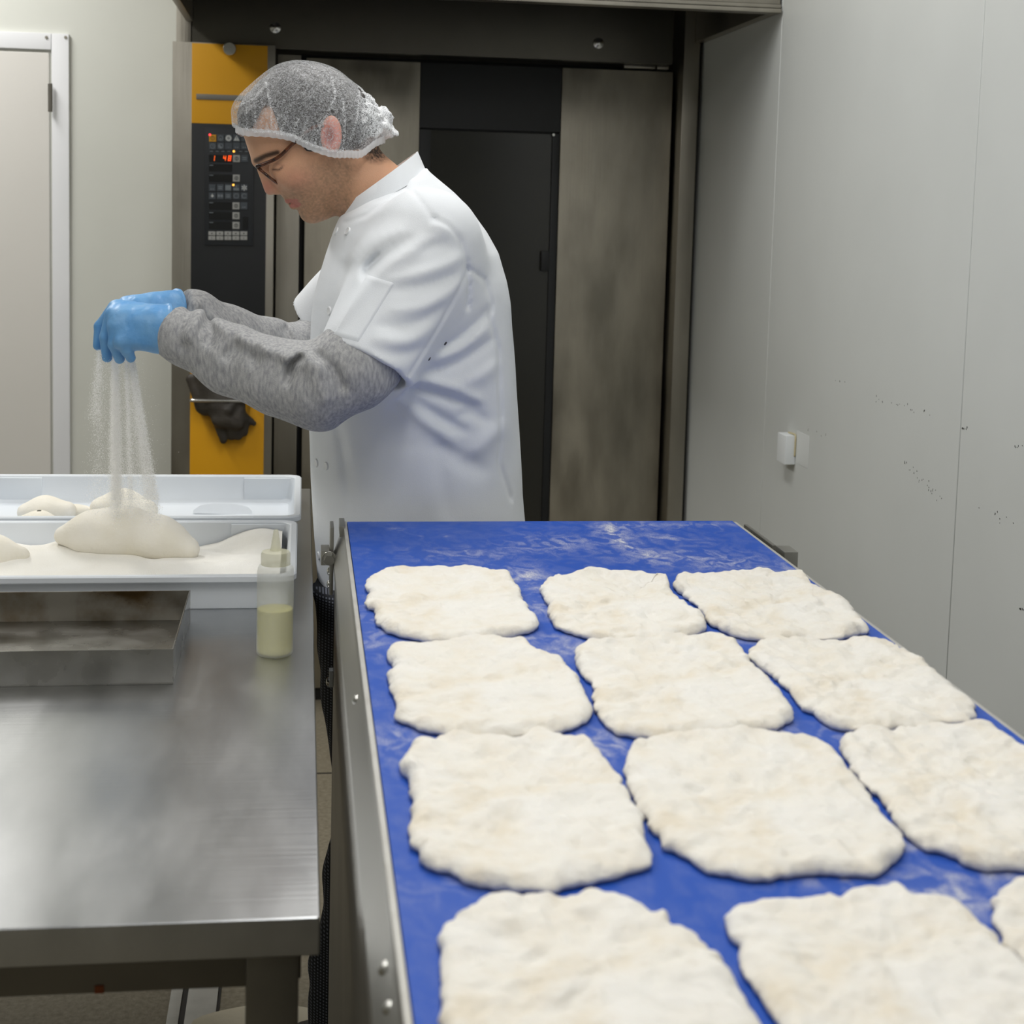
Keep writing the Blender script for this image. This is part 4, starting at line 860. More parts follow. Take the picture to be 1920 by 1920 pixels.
Wf = np.interp(uc2, [-.03, .0, .03, .06, .10, .14, .19, .25], [.030, .040, .056, .064, .071, .075, .078, .07]).astype(np.float32)
Fh = inflate(d2, Wf, .072, dy)
skullF = Fh.copy()
Fh = smin(Fh, rcone(G, PW(630, 285), PW(700, 365), .050, .055), .02)
Fh = smin(Fh, rcone(G, PW(700, 365), PW(760, 430), .055, .075), .02)
Fh = smin(Fh, rcone(G, PW(790, 440, YP_ - .06), PW(790, 440, YP_ + .06), .05, .05), .04)
# nose, brow, lips, cheekbones
Fh = smin(Fh, rcone(G, PW(491, 322), PW(507, 354), .0062, .0100), .008)
for s in (-1, 1):
    Fh = smin(Fh, rcone(G, PW(516, 357, YP_ + s * .010), PW(519, 358, YP_ + s * .011), .0068, .006), .005)
    Fh = smin(Fh, rcone(G, PW(483, 303, YP_ + s * .010), PW(500, 294, YP_ + s * .042), .006, .006), .012)
    Fh = smax(Fh, -rcone(G, PW(502, 316, YP_ + s * .030), PW(507, 317, YP_ + s * .036), .010, .010), .010)
    Fh = smin(Fh, ellip(G, PW(520, 315, YP_ + s * .032), (.0125, .0135, .0125)), .004)
    Fh = smin(Fh, ellip(G, PW(548, 325, YP_ + s * .048), (.024, .014, .018)), .02)
Fh = smin(Fh, rcone(G, PW(541, 376, YP_ - .016), PW(541, 376, YP_ + .016), .0052, .0052), .005)
Fh = smin(Fh, rcone(G, PW(550, 386, YP_ - .014), PW(550, 386, YP_ + .014), .0058, .0058), .005)
Fh = smax(Fh, -rcone(G, PW(544.5, 381, YP_ - .023), PW(544.5, 381, YP_ + .023), .0016, .0016), .003)
for s in (-1, 1):  # ears
    yE = YP_ + s * .080
    E = ellip(G, PW(621, 254, yE), (.0165, .010, .031))
    E = smax(E, -ellip(G, PW(615, 254, yE + s * .012), (.0095, .008, .017)), .004)
    Fh = smin(Fh, E, .005)
V, Q = surface_nets(Fh, lo, h); V, Q = largest(V, Q); V = lap_smooth(V, Q, 2, .45)
me = np_mesh('person', V, Q)
pxv, pyv = project(V); sk = np.array(srgb(210, 162, 130)[:3]); tone = np.tile(sk, (len(V), 1))
def mixc(mask, c, a): 
    global tone
    m = np.clip(mask * a, 0, 1)[:, None]; tone = tone * (1 - m) + np.array(srgb(*c)[:3]) * m
nz = vnoise(V[:, 0] * 400, V[:, 1] * 400, V[:, 2] * 400, 1)
# stubble follows the jaw, colour of the thing itself
uc = (V[:, 0] - chin[0]) * ux + (V[:, 2] - chin[2]) * uz; fc = (V[:, 0] - chin[0]) * fxv + (V[:, 2] - chin[2]) * fzv
jaw = np.clip((.085 - uc - .25 * np.maximum(-fc - .05, 0)) / .03, 0, 1) * np.clip((.165 + fc) / .03, 0, 1) * np.clip((680 - pxv) / 30, 0, 1)
jaw *= 1 - np.exp(-(((pxv - 512) / 22) ** 2 + ((pyv - 352) / 16) ** 2))
mixc(jaw, (140, 114, 90), .55 + .3 * nz)
mixc(np.exp(-(((pxv - 555) / 30) ** 2 + ((pyv - 335) / 20) ** 2)), (214, 150, 126), .5)
mixc(np.exp(-(((pxv - 500) / 16) ** 2 + ((pyv - 352) / 16) ** 2)), (206, 136, 122), .6)
lipm = (np.abs(pxv - 545) < 14) & (line_dist(pxv, pyv, [(538, 377), (556, 377)]) < 4.2) | (line_dist(pxv, pyv, [(547, 386), (560, 384)]) < 4.2)
mixc(lipm.astype(float), (188, 112, 104), .75)
mixc((np.abs(V[:, 1] - YP_) > .068) * np.exp(-(((pxv - 621) / 26) ** 2 + ((pyv - 254) / 38) ** 2) ** 2), (222, 138, 128), .85)
mixc((np.abs(V[:, 1] - YP_) > .066) * np.exp(-(((pxv - 617) / 10) ** 2 + ((pyv - 256) / 17) ** 2) ** 2), (150, 84, 76), .8)  # hollow of the ear: its shade painted into the skin tone
brow = np.exp(-(line_dist(pxv, pyv, [(480, 301), (498, 292), (520, 286)]) / 5.0) ** 4); mixc(brow * (pyv < 312), (50, 36, 28), .95)
mixc(np.exp(-(line_dist(pxv, pyv, [(512, 318), (522, 319), (529, 314)]) / 1.8) ** 2), (60, 42, 36), .9)     # lash line of the lowered lid
mixc(np.exp(-(line_dist(pxv, pyv, [(507, 309), (520, 307), (532, 310)]) / 2.0) ** 2), (150, 105, 88), .35)
nape = np.clip(1 - np.hypot((pxv - 705) / 34, (pyv - 285) / 26), 0, 1); mixc(nape, (58, 44, 36), 1.3 + .9 * nz)
ta = me.color_attributes.new('tone', 'FLOAT_COLOR', 'POINT'); ta.data.foreach_set('color', np.concatenate([tone, np.ones((len(V), 1))], 1).astype(np.float32).ravel())
person = obj('person', me, M_skin)
tag(person, 'baker in white jacket, hairnet, glasses and blue gloves sprinkling flour over the trays', 'person')
# ---- hair under the net
HAIRR = [(440,190),(448,240),(474,244),(487,222),(498,200),(510,204),(519,226),(526,250),(540,262),(562,272),(575,286),(584,287),(600,285),(665,283),(690,285),(712,300),(722,285),(720,200),(700,150),(560,90),(440,150)]
hr2 = poly_sdf(X2, Z2, pxpoly(HAIRR))
Fhair = np.maximum(skullF - .0055 + (.0018 * vnoise(G[0] * 110, G[1] * 110, G[2] * 110, 8)).astype(np.float32), hr2[:, None, :])
V, Q = surface_nets(Fhair, lo, h)
M_hair = pmat('dark_hair', srgb(26, 22, 20), srgb(52, 46, 43), rough=.55, scale=220, stretch=(1, 1, .35), bump=.0015, bscale=350)
obj('hair', np_mesh('hair', lap_smooth(V, Q, 2), Q), M_hair, person)
# ---- hairnet
NET = [(432,210),(437,195),(446,181),(462,165),(480,149),(500,133),(520,121),(540,115),(558,113),(592,116),(630,129),(662,154),(686,177),(712,200),(731,220),(740,240),(735,256),(718,264),(705,280),(690,300),(670,350),(600,360),(530,335),(470,310),(445,270),(436,240)]
h2 = .0026; lo2 = (PW(420, 300)[0], YP_ - .115, PW(420, 380)[2]); hi2 = (PW(760, 300)[0], YP_ + .115, PW(420, 95)[2])
G2 = grid(lo2, hi2, h2); Xn, Zn = G2[0][:, 0, :], G2[2][:, 0, :]
un = ((Xn - chin[0]) * ux + (Zn - chin[2]) * uz)
Wn = np.interp(un, [0, .06, .12, .2, .26], [.090, .097, .097, .092, .08]).astype(np.float32)
pxn, pyn = project(np.stack([Xn.ravel(), np.full(Xn.size, YP_), Zn.ravel()], 1)); pxn = pxn.reshape(Xn.shape); pyn = pyn.reshape(Xn.shape)
Wn = Wn * (1 - .25 * np.clip((pxn - 660) / 80, 0, 1))
Fn = inflate(poly_sdf(Xn, Zn, pxpoly(catmull(NET, 4, True))), Wn, .085, G2[1] - YP_)
ELA = [(420,226),(442,243),(462,251),(510,255),(550,263),(580,278),(620,291),(650,292),(675,291),(700,272),(722,262),(760,252)]
ed2 = line_dist(Xn, Zn, pxpoly(ELA))
ang = np.interp(pxn, [430, 740], [0, 1])
pleat = np.sin(ang * 150 + 2.0 * vnoise(pxn / 22, pyn / 40, 0, 4)) * np.exp(-ed2 / .022) * .0016
bunch = np.clip((pxn - 655) / 50, 0, 1)
Fn = Fn + pleat[:, None, :].astype(np.float32) + (bunch[:, None, :] * (.006 * vnoise(G2[0] * 70, G2[1] * 70, G2[2] * 70, 6) + .003 * vnoise(G2[0] * 150, G2[1] * 150, G2[2] * 150, 7))).astype(np.float32)
for a_ in ([(620, 150), (628, 185), (610, 225), (585, 265)], [(672, 175), (668, 220), (655, 265)], [(445, 205), (480, 190), (500, 165)], [(500, 160), (510, 210), (512, 250)]):
    Fn = Fn - fold((Xn, Zn), a_, .0016, .0025, YP_)[:, None, :].astype(np.float32)
V, Q = surface_nets(Fn, lo2, h2); V = lap_smooth(V, Q, 1)
px_, py_ = project(np.stack([V[:, 0], np.full(len(V), YP_), V[:, 2]], 1))
lim = np.interp(px_, [a for a, b in ELA], [b for a, b in ELA]); keep = (py_ < lim)[Q].all(1); Q = Q[keep]
used = np.unique(Q); rm = -np.ones(len(V), int); rm[used] = np.arange(len(used)); V = V[used]; Q = rm[Q]; px_, py_ = px_[used], py_[used]
me = np_mesh('hairnet', V, Q)
edn = line_dist(px_, py_, ELA)
dens = .20 + .65 * np.clip((px_ - 665) / 45, 0, 1) + .30 * np.exp(-(edn / 7) ** 2) + .05 * np.exp(-edn / 30)
lines = np.zeros(len(V))
for a_ in ([(620, 150), (628, 185), (610, 225), (585, 265)], [(672, 175), (668, 220), (655, 265)], [(445, 205), (480, 190), (500, 165)], [(500, 160), (510, 210), (512, 250)], [(560, 230), (548, 258)], [(540, 225), (528, 255)], [(575, 232), (566, 262)], [(600, 232), (590, 272)], [(480, 215), (484, 245)], [(640, 190), (644, 240), (640, 285)], [(465, 205), (466, 245)], [(525, 222), (517, 252)]):
    lines = np.maximum(lines, np.exp(-(line_dist(px_, py_, a_) / 1.6) ** 2))
dens = np.clip(dens + .4 * lines * .55 * (V[:, 1] < YP_), 0, .95)
at = me.attributes.new('dens', 'FLOAT', 'POINT'); at.data.foreach_set('value', dens.astype(np.float32))
M_net = bpy.data.materials.new('nonwoven_net'); M_net.use_nodes = True; nt = M_net.node_tree; p = nt.nodes['Principled BSDF']; L = nt.links.new
p.inputs['Base Color'].default_value = srgb(238, 240, 243); p.inputs['Roughness'].default_value = .7
tcn = nt.nodes.new('ShaderNodeTexCoord'); n1 = nt.nodes.new('ShaderNodeTexNoise'); n1.inputs['Scale'].default_value = 420; n1.inputs['Detail'].default_value = 4; n1.inputs['Distortion'].default_value = 1.5; L(tcn.outputs['Object'], n1.inputs['Vector'])
mr = nt.nodes.new('ShaderNodeMapRange'); mr.inputs[1].default_value = .38; mr.inputs[2].default_value = .66; mr.inputs[3].default_value = .2; mr.inputs[4].default_value = 2.3; L(n1.outputs[0], mr.inputs[0])
ga = nt.nodes.new('ShaderNodeAttribute'); ga.attribute_name = 'dens'; ml = nt.nodes.new('ShaderNodeMath'); ml.operation = 'MULTIPLY'; ml.use_clamp = True; L(mr.outputs[0], ml.inputs[0]); L(ga.outputs['Fac'], ml.inputs[1]); L(ml.outputs[0], p.inputs['Alpha'])
net = obj('hairnet', me, M_net, person)
# elastic ruffle along the rim, near and far side
def rim(side):
    pts = catmull([PW(a, b) for a, b in ELA[1:-1]], 12); V = []; Fc = []
    for k, q_ in enumerate(pts):
        f = k / (len(pts) - 1); yw = np.interp(f, [0, .06, .2, .5, .8, .95, 1], [.012, .045, .075, .086, .072, .035, .01])
        for r_, (dz, dyy) in enumerate(((.006, .003), (.001, .0035), (-.0055, .002))):
            wv = .0018 * math.sin(k * 2.1) * (1 if r_ != 1 else .2)
            V.append((q_[0], YP_ + side * (yw + dyy + wv), q_[2] + dz + .0006 * math.sin(k * 1.7)))
    for k in range(len(pts) - 1):
        for r_ in range(2): a_ = k * 3 + r_; Fc.append((a_, a_ + 1, a_ + 4, a_ + 3))
    return V, Fc
M_ela = pmat('elastic_white', srgb(232, 232, 234), rough=.8); M_ela.node_tree.nodes['Principled BSDF'].inputs['Alpha'].default_value = .75
Va, Fa = rim(-1); Vb, Fb = rim(1); obj('elastic_band', mesh_from('elastic_band', Va + Vb, Fa + [tuple(i + len(Va) for i in f) for f in Fb], True), M_ela, net)
# ---- glasses
M_tort = pmat('tortoiseshell', srgb(30, 16, 12), srgb(104, 58, 34), rough=.2, scale=130)
gl_ = empty('eyeglasses', PW(502, 329)); gl_.parent = person
M_lens = bpy.data.materials.new('lens_glass'); M_lens.use_nodes = True; p = M_lens.node_tree.nodes['Principled BSDF']; p.inputs['Base Color'].default_value = (.9, .92, .93, 1); p.inputs['Roughness'].default_value = .05; p.inputs['Alpha'].default_value = .16
for s in (-1, 1):
    c = Vector(tuple(PW(501, 328, YP_ + s * .033))); e1 = Vector(tuple(PW(522, 345, YP_ + s * .033) - PW(480, 311, YP_ + s * .033))) / 2; e2 = Vector((.006 * s * .6, .026 * s, -.002 * s))
    ring = []
    for k in range(41):
        a = 2 * math.pi * k / 40; ca_, sa_ = math.cos(a), math.sin(a); ring.append(c + e1 * (abs(sa_) ** .8 * math.copysign(1, sa_)) * .92 + e2 * (abs(ca_) ** .8 * math.copysign(1, ca_)) * .92)
    obj('rim', tube_mesh('rim', ring, .0023, 8), M_tort, gl_)
    obj('lens', mesh_from('lens', ring[:-1], [tuple(range(40))]), M_lens, gl_)
    hinge = c - e1 * .72 + e2 * 1.0
    obj('temple', tube_mesh('temple', catmull([hinge, Vector(tuple(PW(520, 296, YP_ + s * .068))), Vector(tuple(PW(552, 267, YP_ + s * .079))), Vector(tuple(PW(596, 236, YP_ + s * .083))), Vector(tuple(PW(640, 250, YP_ + s * .081)))], 6), .0028, 8), M_tort, gl_)
obj('bridge', tube_mesh('bridge', catmull([PW(488, 318, YP_ - .009), PW(485, 316, YP_), PW(488, 318, YP_ + .009)], 5), .0019, 8), M_tort, gl_)
for ch in gl_.children: ch.matrix_parent_inverse = Matrix.Translation(-gl_.location)
# ---- jacket
FRONT = [(300,770),(330,728),(360,692),(385,658),(412,637),(440,626),(480,612),(520,600),(560,590),(600,585),(700,581),(800,580),(900,583),(1010,589),(1128,598),(1160,600)]
BACK = [(283,786),(300,793),(320,805),(360,850),(390,880),(430,908),(470,930),(520,944),(560,951),(620,957),(680,962),(800,970),(920,976),(975,981),(1050,986),(1160,988)]
HALF = [(283,.04),(320,.066),(360,.098),(400,.145),(440,.175),(480,.195),(540,.205),(620,.20),(800,.185),(1000,.19),(1160,.20)]
h3 = .0036; lo3 = (PW(525, 700)[0], YP_ - .37, PW(700, 1150)[2]); hi3 = (PW(1010, 700)[0], YP_ + .27, PW(700, 270)[2])
G = grid(lo3, hi3, h3); X2, Z2 = G[0][:, 0, :], G[2][:, 0, :]
zc = G[2][0, 0, :]; py_of = np.array([project([(PW(760, 700)[0], YP_, float(z))])[1][0] for z in zc])
fX = np.array([PW(np.interp(q_, [a for a, b in FRONT], [b for a, b in FRONT]), q_)[0] for q_ in py_of]); bX = np.array([PW(np.interp(q_, [a for a, b in BACK], [b for a, b in BACK]), q_)[0] for q_ in py_of]); hW = np.interp(py_of, [a for a, b in HALF], [b for a, b in HALF])
ca_ = ((fX + bX) / 2).astype(np.float32); aa_ = ((bX - fX) / 2).astype(np.float32); hW = hW.astype(np.float32)
e_ = 2.3
Fj = ((np.abs((G[0] - ca_) / np.maximum(aa_, .01)) ** e_ + np.abs((G[1] - YP_) / hW) ** e_) ** (1 / e_) - 1) * np.minimum(aa_, hW)
ztop = PW(790, 284)[2]; Fj = np.maximum(Fj, G[2] - ztop)
# near sleeve (his left arm, towards the viewer) and far sleeve
SH, HM = PW(800, 455, 2.285), PW(683, 690, 2.205)
axs = (HM - SH) / np.linalg.norm(HM - SH)
Fs = rcone(G, SH, HM + axs * .05, .084, .074); pl_ = (G[0] - HM[0]) * axs[0] + (G[1] - HM[1]) * axs[1] + (G[2] - HM[2]) * axs[2]
inn = rcone(G, HM - axs * .10, HM + axs * .06, .060, .063)
Fj = smin(Fj, np.maximum(Fs, pl_), .04)
Fj = np.maximum(Fj, -np.maximum(inn, -(pl_ + .022)))
SH2, HM2 = PW(760, 470, 2.60), PW(608, 614, 2.66); ax2 = (HM2 - SH2) / np.linalg.norm(HM2 - SH2)
Fs2 = rcone(G, SH2, HM2 + ax2 * .05, .085, .068); pl2 = (G[0] - HM2[0]) * ax2[0] + (G[1] - HM2[1]) * ax2[1] + (G[2] - HM2[2]) * ax2[2]
Fj = smin(Fj, np.maximum(Fs2, pl2), .02)
Fj = np.maximum(Fj, -np.maximum(rcone(G, HM2 - ax2 * .1, HM2 + ax2 * .06, .058, .062), -(pl2 + .03)))
# neck opening and bottom opening
Fj = np.maximum(Fj, -rcone(G, PW(660, 330), PW(745, 380), .060, .050))
zbot = PW(760, 1128)[2]; Fj = np.maximum(Fj, zbot - G[2])
_a, _b = PW(640, 405), PW(800, 311); _t = _b - _a; _t /= math.hypot(_t[0], _t[2]); Fj = np.maximum(Fj, ((G[2] - _a[2]) * _t[0] - (G[0] - _a[0]) * _t[2]).astype(np.float32))   # cut along the collar seam
# folds: drawn on the near side, ridges (+) and valleys (-)
near = np.clip((YP_ + .02 - G[1]) / .06, 0, 1)
def cr(*pts): return [(540 + x / 2.667, 280 + y / 2.667) for x, y in pts]
FO = [ # torso
 (cr((590,1180),(760,1230),(960,1305)), -.007, .011), (cr((620,1150),(800,1190),(980,1270)), .006, .013), (cr((640,1270),(760,1350),(900,1425)), -.007, .012), (cr((560,1260),(700,1370),(860,1500)), .006, .014),
 (cr((860,1340),(930,1330),(1010,1380)), -.005, .012), (cr((700,1110),(840,1070),(960,1010),(1040,960)), -.006, .012), (cr((760,1000),(880,940),(980,850),(1020,800)), -.005, .011), (cr((740,1060),(860,1010),(1000,900)), .005, .014), (cr((830,1180),(960,1150),(1060,1090)), .005, .016), (cr((900,1540),(1000,1480),(1080,1420)), .005, .02), (cr((760,1480),(880,1560),(1000,1640)), -.005, .02), (cr((740,1400),(780,1700),(800,1840)), -.004, .02), (cr((250,1400),(290,1600),(320,1840)), -.004, .012), (cr((560,1540),(700,1600),(760,1780)), .003, .04),
 (cr((430,640),(500,560),(640,480),(760,420)), .005, .014), (cr((380,610),(470,520),(600,440)), -.006, .012), (cr((300,560),(400,470),(560,400)), .004, .018), (cr((370,640),(400,580),(455,520)), -.006, .008),
 # sleeve
 (cr((480,640),(640,610),(800,560),(880,520)), .0045, .012), (cr((520,690),(680,665),(820,620)), -.0045, .011), (cr((500,780),(660,770),(800,700),(860,640)), .0045, .013), (cr((440,850),(600,850),(760,770)), -.0045, .012), (cr((420,910),(580,930),(700,870)), .004, .013), (cr((400,960),(540,990),(660,960)), -.0035, .011),
 (cr((640,500),(720,470),(800,480)), -.004, .012), (cr((700,390),(760,380),(830,430)), .004, .012), (cr((230,880),(320,760),(420,640)), .004, .010),
 # seams
 (cr((590,150),(640,230),(680,290),(720,350)), -.0018, .0038), (cr((720,345),(790,380),(850,450),(885,560),(905,680),(900,790)), -.004, .005), (cr((890,590),(1000,660),(1040,790),(1025,850),(1075,1020),(1090,1380),(1080,1600),(1150,1800)), -.0028, .0045), (cr((890,610),(740,870),(590,1090)), -.0026, .004), (cr((175,960),(380,1020),(570,1090)), -.0016, .0035), (cr((300,372),(400,335),(560,222),(690,118)), -.002, .004)]
for pts, am, wd in FO:
    Fj -= (fold((X2, Z2), pts, am * 1.25, wd * .8, YP_ - .2, wd > .0055)[:, None, :] * near).astype(np.float32)
Fj += (.0022 * vnoise(G[0] * 16, G[1] * 16, G[2] * 11, 21)).astype(np.float32)
V, Q = surface_nets(Fj, lo3, h3); V = lap_smooth(V, Q, 2, .4)
M_jack = pmat('white_cotton', srgb(234, 237, 241), srgb(228, 232, 237), rough=.85, scale=6, bump=.0003, bscale=900, spec=.2)
jm = np_mesh('jacket', V, Q); jacket = obj('jacket', jm, M_jack, person)
bvh = BVHTree.FromPolygons([tuple(v) for v in V], [tuple(q_) for q_ in Q])
def hit(px, py):
    v = ray(px, py); d_ = Vector(tuple(v)).normalized(); loc, nr, i_, dist = bvh.ray_cast(Vector(tuple(C0)), d_)
    if loc is None: return None, None
    if nr.dot(d_) > 0: nr = -nr
    return loc, nr
M_btn = pmat('jacket_button', srgb(226, 228, 230), rough=.4)
def jbutton(px, py, r=.0068):
    loc, nr = hit(px, py)
    if loc is None: return
    o = lathe('button', [(r, -.001), (r, .001), (r * .85, .0022), (r * .6, .0017), (r * .01, .0017)], (0, 0, 0), M_btn, jacket, 20); o.matrix_basis = Matrix.Translation(loc) @ Vector((0, 0, 1)).rotation_difference(nr).to_matrix().to_4x4()
for q_ in ((631, 434), (652, 434), (618, 583), (594, 868), (612, 874), (598, 1042)): jbutton(*q_)
for q_ in ((835, 644), (805, 673)):
    loc, nr = hit(*q_)
    if loc is not None:
        o = lathe('eyelet', [(.003, -.001), (.003, .0008), (.0012, .0009), (.0011, .0002), (.0001, .0002)], (0, 0, 0), pmat('eyelet_dark', srgb(60, 60, 62), rough=.5), jacket, 12); o.matrix_basis = Matrix.Translation(loc) @ Vector((0, 0, 1)).rotation_difference(nr).to_matrix().to_4x4()
# draped patch pocket on the sleeve
def drape(name, quad, nu, nv, off, mat, parent):
    A, B, C_, D_ = [np.array(q_, float) for q_ in quad]; V = []; ok = True
    for i in range(nu + 1):
        for j in range(nv + 1):
            s, t = i / nu, j / nv; q_ = (A * (1 - s) + B * s) * (1 - t) + (D_ * (1 - s) + C_ * s) * t
            loc, nr = hit(*q_)
            if loc is None: return None
            ed = min(i, nu - i, j, nv - j); V.append(loc + nr * (off if ed > 0 else -.001))
    Fc = [(i * (nv + 1) + j, (i + 1) * (nv + 1) + j, (i + 1) * (nv + 1) + j + 1, i * (nv + 1) + j + 1) for i in range(nu) for j in range(nv)]
    return obj(name, mesh_from(name, V, Fc, True), mat, parent)
drape('sleeve_pocket', [(688, 513), (742, 530), (672, 643), (622, 630)], 16, 24, .0022, M_jack, jacket)
# stand collar
top = [PW(646, 384), PW(783, 284)]; bot_ = [PW(640, 414), PW(800, 324)]
V = []; Fc = []; nC = 64
for r_, (f_, b_, hw, ins) in enumerate(((bot_[0], bot_[1], .092, 0), ((bot_[0] + top[0]) / 2, (bot_[1] + top[1]) / 2, .085, 0), (top[0], top[1], .076, 0), (top[0], top[1], .0735, .0025), (bot_[0], bot_[1], .0885, .003))):
    c = (f_ + b_) / 2; ax = (b_ - f_) / 2; L_ = np.linalg.norm(ax); ax = ax * (L_ - ins) / L_
    for k in range(nC + 1):
        a = math.radians(187 + 346 * k / nC); q_ = c + ax * math.cos(a); V.append((q_[0], YP_ + hw * math.sin(a), q_[2]))
for r_ in range(4):
    for k in range(nC): a_ = r_ * (nC + 1) + k; Fc.append((a_, a_ + 1, a_ + nC + 2, a_ + nC + 1))
for k0_ in (0, nC): Fc.append(tuple(r_ * (nC + 1) + k0_ for r_ in range(5)))
cm = mesh_from('collar', V, Fc, True); b = bmesh.new(); b.from_mesh(cm); bmesh.ops.recalc_face_normals(b, faces=b.faces); b.to_mesh(cm); b.free(); cm.set_sharp_from_angle(angle=math.radians(50)); obj('collar', cm, M_jack, jacket)
# ---- grey sweatshirt sleeves
M_grey = pmat('grey_marl_knit', srgb(146, 147, 150), srgb(186, 186, 186), rough=.95, scale=240, stretch=(1, 1, .3), detail=3, bump=.0006, bscale=600, spec=.1, contrast=(.3, .7))
def arm(path, h, bumps, k=.03, cuff=None, seed=0):
    P = [at_y(px, py, y) for px, py, y, r in path]; r = [q_[3] for q_ in path]
    lo = np.min([p_ - r_ for p_, r_ in zip(P, r)], 0) - .02; hi = np.max([p_ + r_ for p_, r_ in zip(P, r)], 0) + .02
    G = grid(lo, hi, h); Fv = None
    for a, b, ra, rb in zip(P[:-1], P[1:], r[:-1], r[1:]):
        f = rcone(G, a, b, ra, rb); Fv = f if Fv is None else smin(Fv, f, k)
    X2, Z2 = G[0][:, 0, :], G[2][:, 0, :]
    for pts, am, wd in bumps: Fv = Fv - fold((X2, Z2), pts, am * 1.6, wd, np.mean([p_[1] for p_ in P]))[:, None, :].astype(np.float32)
    Fv = Fv + (.002 * vnoise(G[0] * 26, G[1] * 26, G[2] * 26, seed)).astype(np.float32)
    a, b = P[0], P[1]; n = (b - a) / np.linalg.norm(b - a); Fv = np.maximum(Fv, -((G[0] - a[0]) * n[0] + (G[1] - a[1]) * n[1] + (G[2] - a[2]) * n[2]))
    V, Q = surface_nets(Fv, lo, h); V = lap_smooth(V, Q, 2, .4); return np_mesh('sweatshirt_sleeve', V, Q)
def c3(*pts): return [(150 + x / 4.267, 500 + y / 4.267) for x, y in pts]
NB = [(c3((960,390),(900,470),(860,560)), .007, .010), (c3((860,400),(810,520),(820,640)), -.0035, .008), (c3((1080,440),(1180,500),(1250,560)), .006, .012), (c3((1010,420),(1060,520),(1040,600)), -.005, .009), (c3((1300,540),(1400,590),(1450,640)), .007, .012), (c3((1250,560),(1240,640),(1180,700)), -.006, .009), (c3((1500,620),(1600,650),(1660,690)), .007, .011), (c3((1440,640),(1400,720)), -.006, .008), (c3((1780,690),(1710,720),(1690,820)), -.0042, .005), (c3((1740,660),(1860,690),(1920,720)), .006, .012), (c3((1000,760),(1100,840),(1200,860)), -.003, .02), (cr((150,1000),(220,1060),(260,1140)), -.006, .007), (cr((60,1010),(10,1050),(0,1130)), -.006, .006), (cr((250,1320),(420,1280),(560,1180)), -.003, .010), (cr((90,1040),(140,1100),(180,1200)), .004, .012)]
obj('sweatshirt_sleeve', arm([(318, 617, 2.31, .0335), (345, 633, 2.30, .036), (430, 678, 2.27, .044), (520, 708, 2.235, .050), (600, 728, 2.205, .056), (665, 690, 2.20, .060), (720, 610, 2.225, .060)], .003, NB, seed=31), M_grey, person)
FB = [(c3((980,280),(960,340)), .006, .009), (c3((930,290),(920,380)), -.004, .007), (c3((1080,340),(1120,390)), .005, .010), (c3((1010,300),(1040,390)), -.006, .007), (c3((1160,390),(1230,440)), .006, .010), (c3((1340,460),(1300,520)), .005, .011), (c3((1260,440),(1240,520)), -.005, .008), (c3((1540,490),(1520,560)), .004, .012), (c3((1640,490),(1680,560),(1690,640)), -.005, .006)]
obj('sweatshirt_sleeve', arm([(338, 580, 2.44, .028), (365, 592, 2.45, .034), (430, 628, 2.49, .040), (500, 650, 2.54, .043), (570, 665, 2.60, .05), (620, 640, 2.65, .056), (640, 610, 2.66, .056)], .003, FB, seed=32), M_grey, person)
# ---- blue gloves: palm and five fingers each
M_nit = pmat('blue_nitrile', srgb(92, 154, 212), srgb(116, 168, 214), rough=.45, scale=35, bump=.0007, bscale=130, spec=.4)
def hand(chains, cuff, h=.0017, name='glove'):
    allp = np.array([at_y(*q_[:3]) for ch in chains for q_ in ch]); lo = allp.min(0) - .03; hi = allp.max(0) + .03
    G = grid(lo, hi, h); Fv = None
    for ch, kk in zip(chains, [c_[0][4] if len(c_[0]) > 4 else .004 for c_ in chains]):
        f = None
        for a, b in zip(ch[:-1], ch[1:]):
            g = rcone(G, at_y(*a[:3]), at_y(*b[:3]), a[3], b[3]); f = g if f is None else smin(f, g, .003)
        Fv = f if Fv is None else smin(Fv, f, kk)
    a, b, r = at_y(*cuff[0]), at_y(*cuff[1]), cuff[2]; n = (b - a) / np.linalg.norm(b - a)
    t = (G[0] - a[0]) * n[0] + (G[1] - a[1]) * n[1] + (G[2] - a[2]) * n[2]
    Fv = smin(Fv, rcone(G, a + n * .004, b, r, r * .93), .008)
    tor = np.sqrt((np.sqrt((G[0] - a[0] - t * n[0]) ** 2 + (G[1] - a[1] - t * n[1]) ** 2 + (G[2] - a[2] - t * n[2]) ** 2) - r) ** 2 + (t - .004) ** 2) - .0028
    Fv = np.maximum(Fv, -(t - .002)); Fv = smin(Fv, tor, .003)
    Fv = Fv + (.0005 * vnoise(G[0] * 160, G[1] * 160, G[2] * 60, 3)).astype(np.float32)
    V, Q = surface_nets(Fv, lo, h); V = lap_smooth(V, Q, 2, .4)
    return obj(name, np_mesh(name, V, Q), M_nit, person)
K = .012
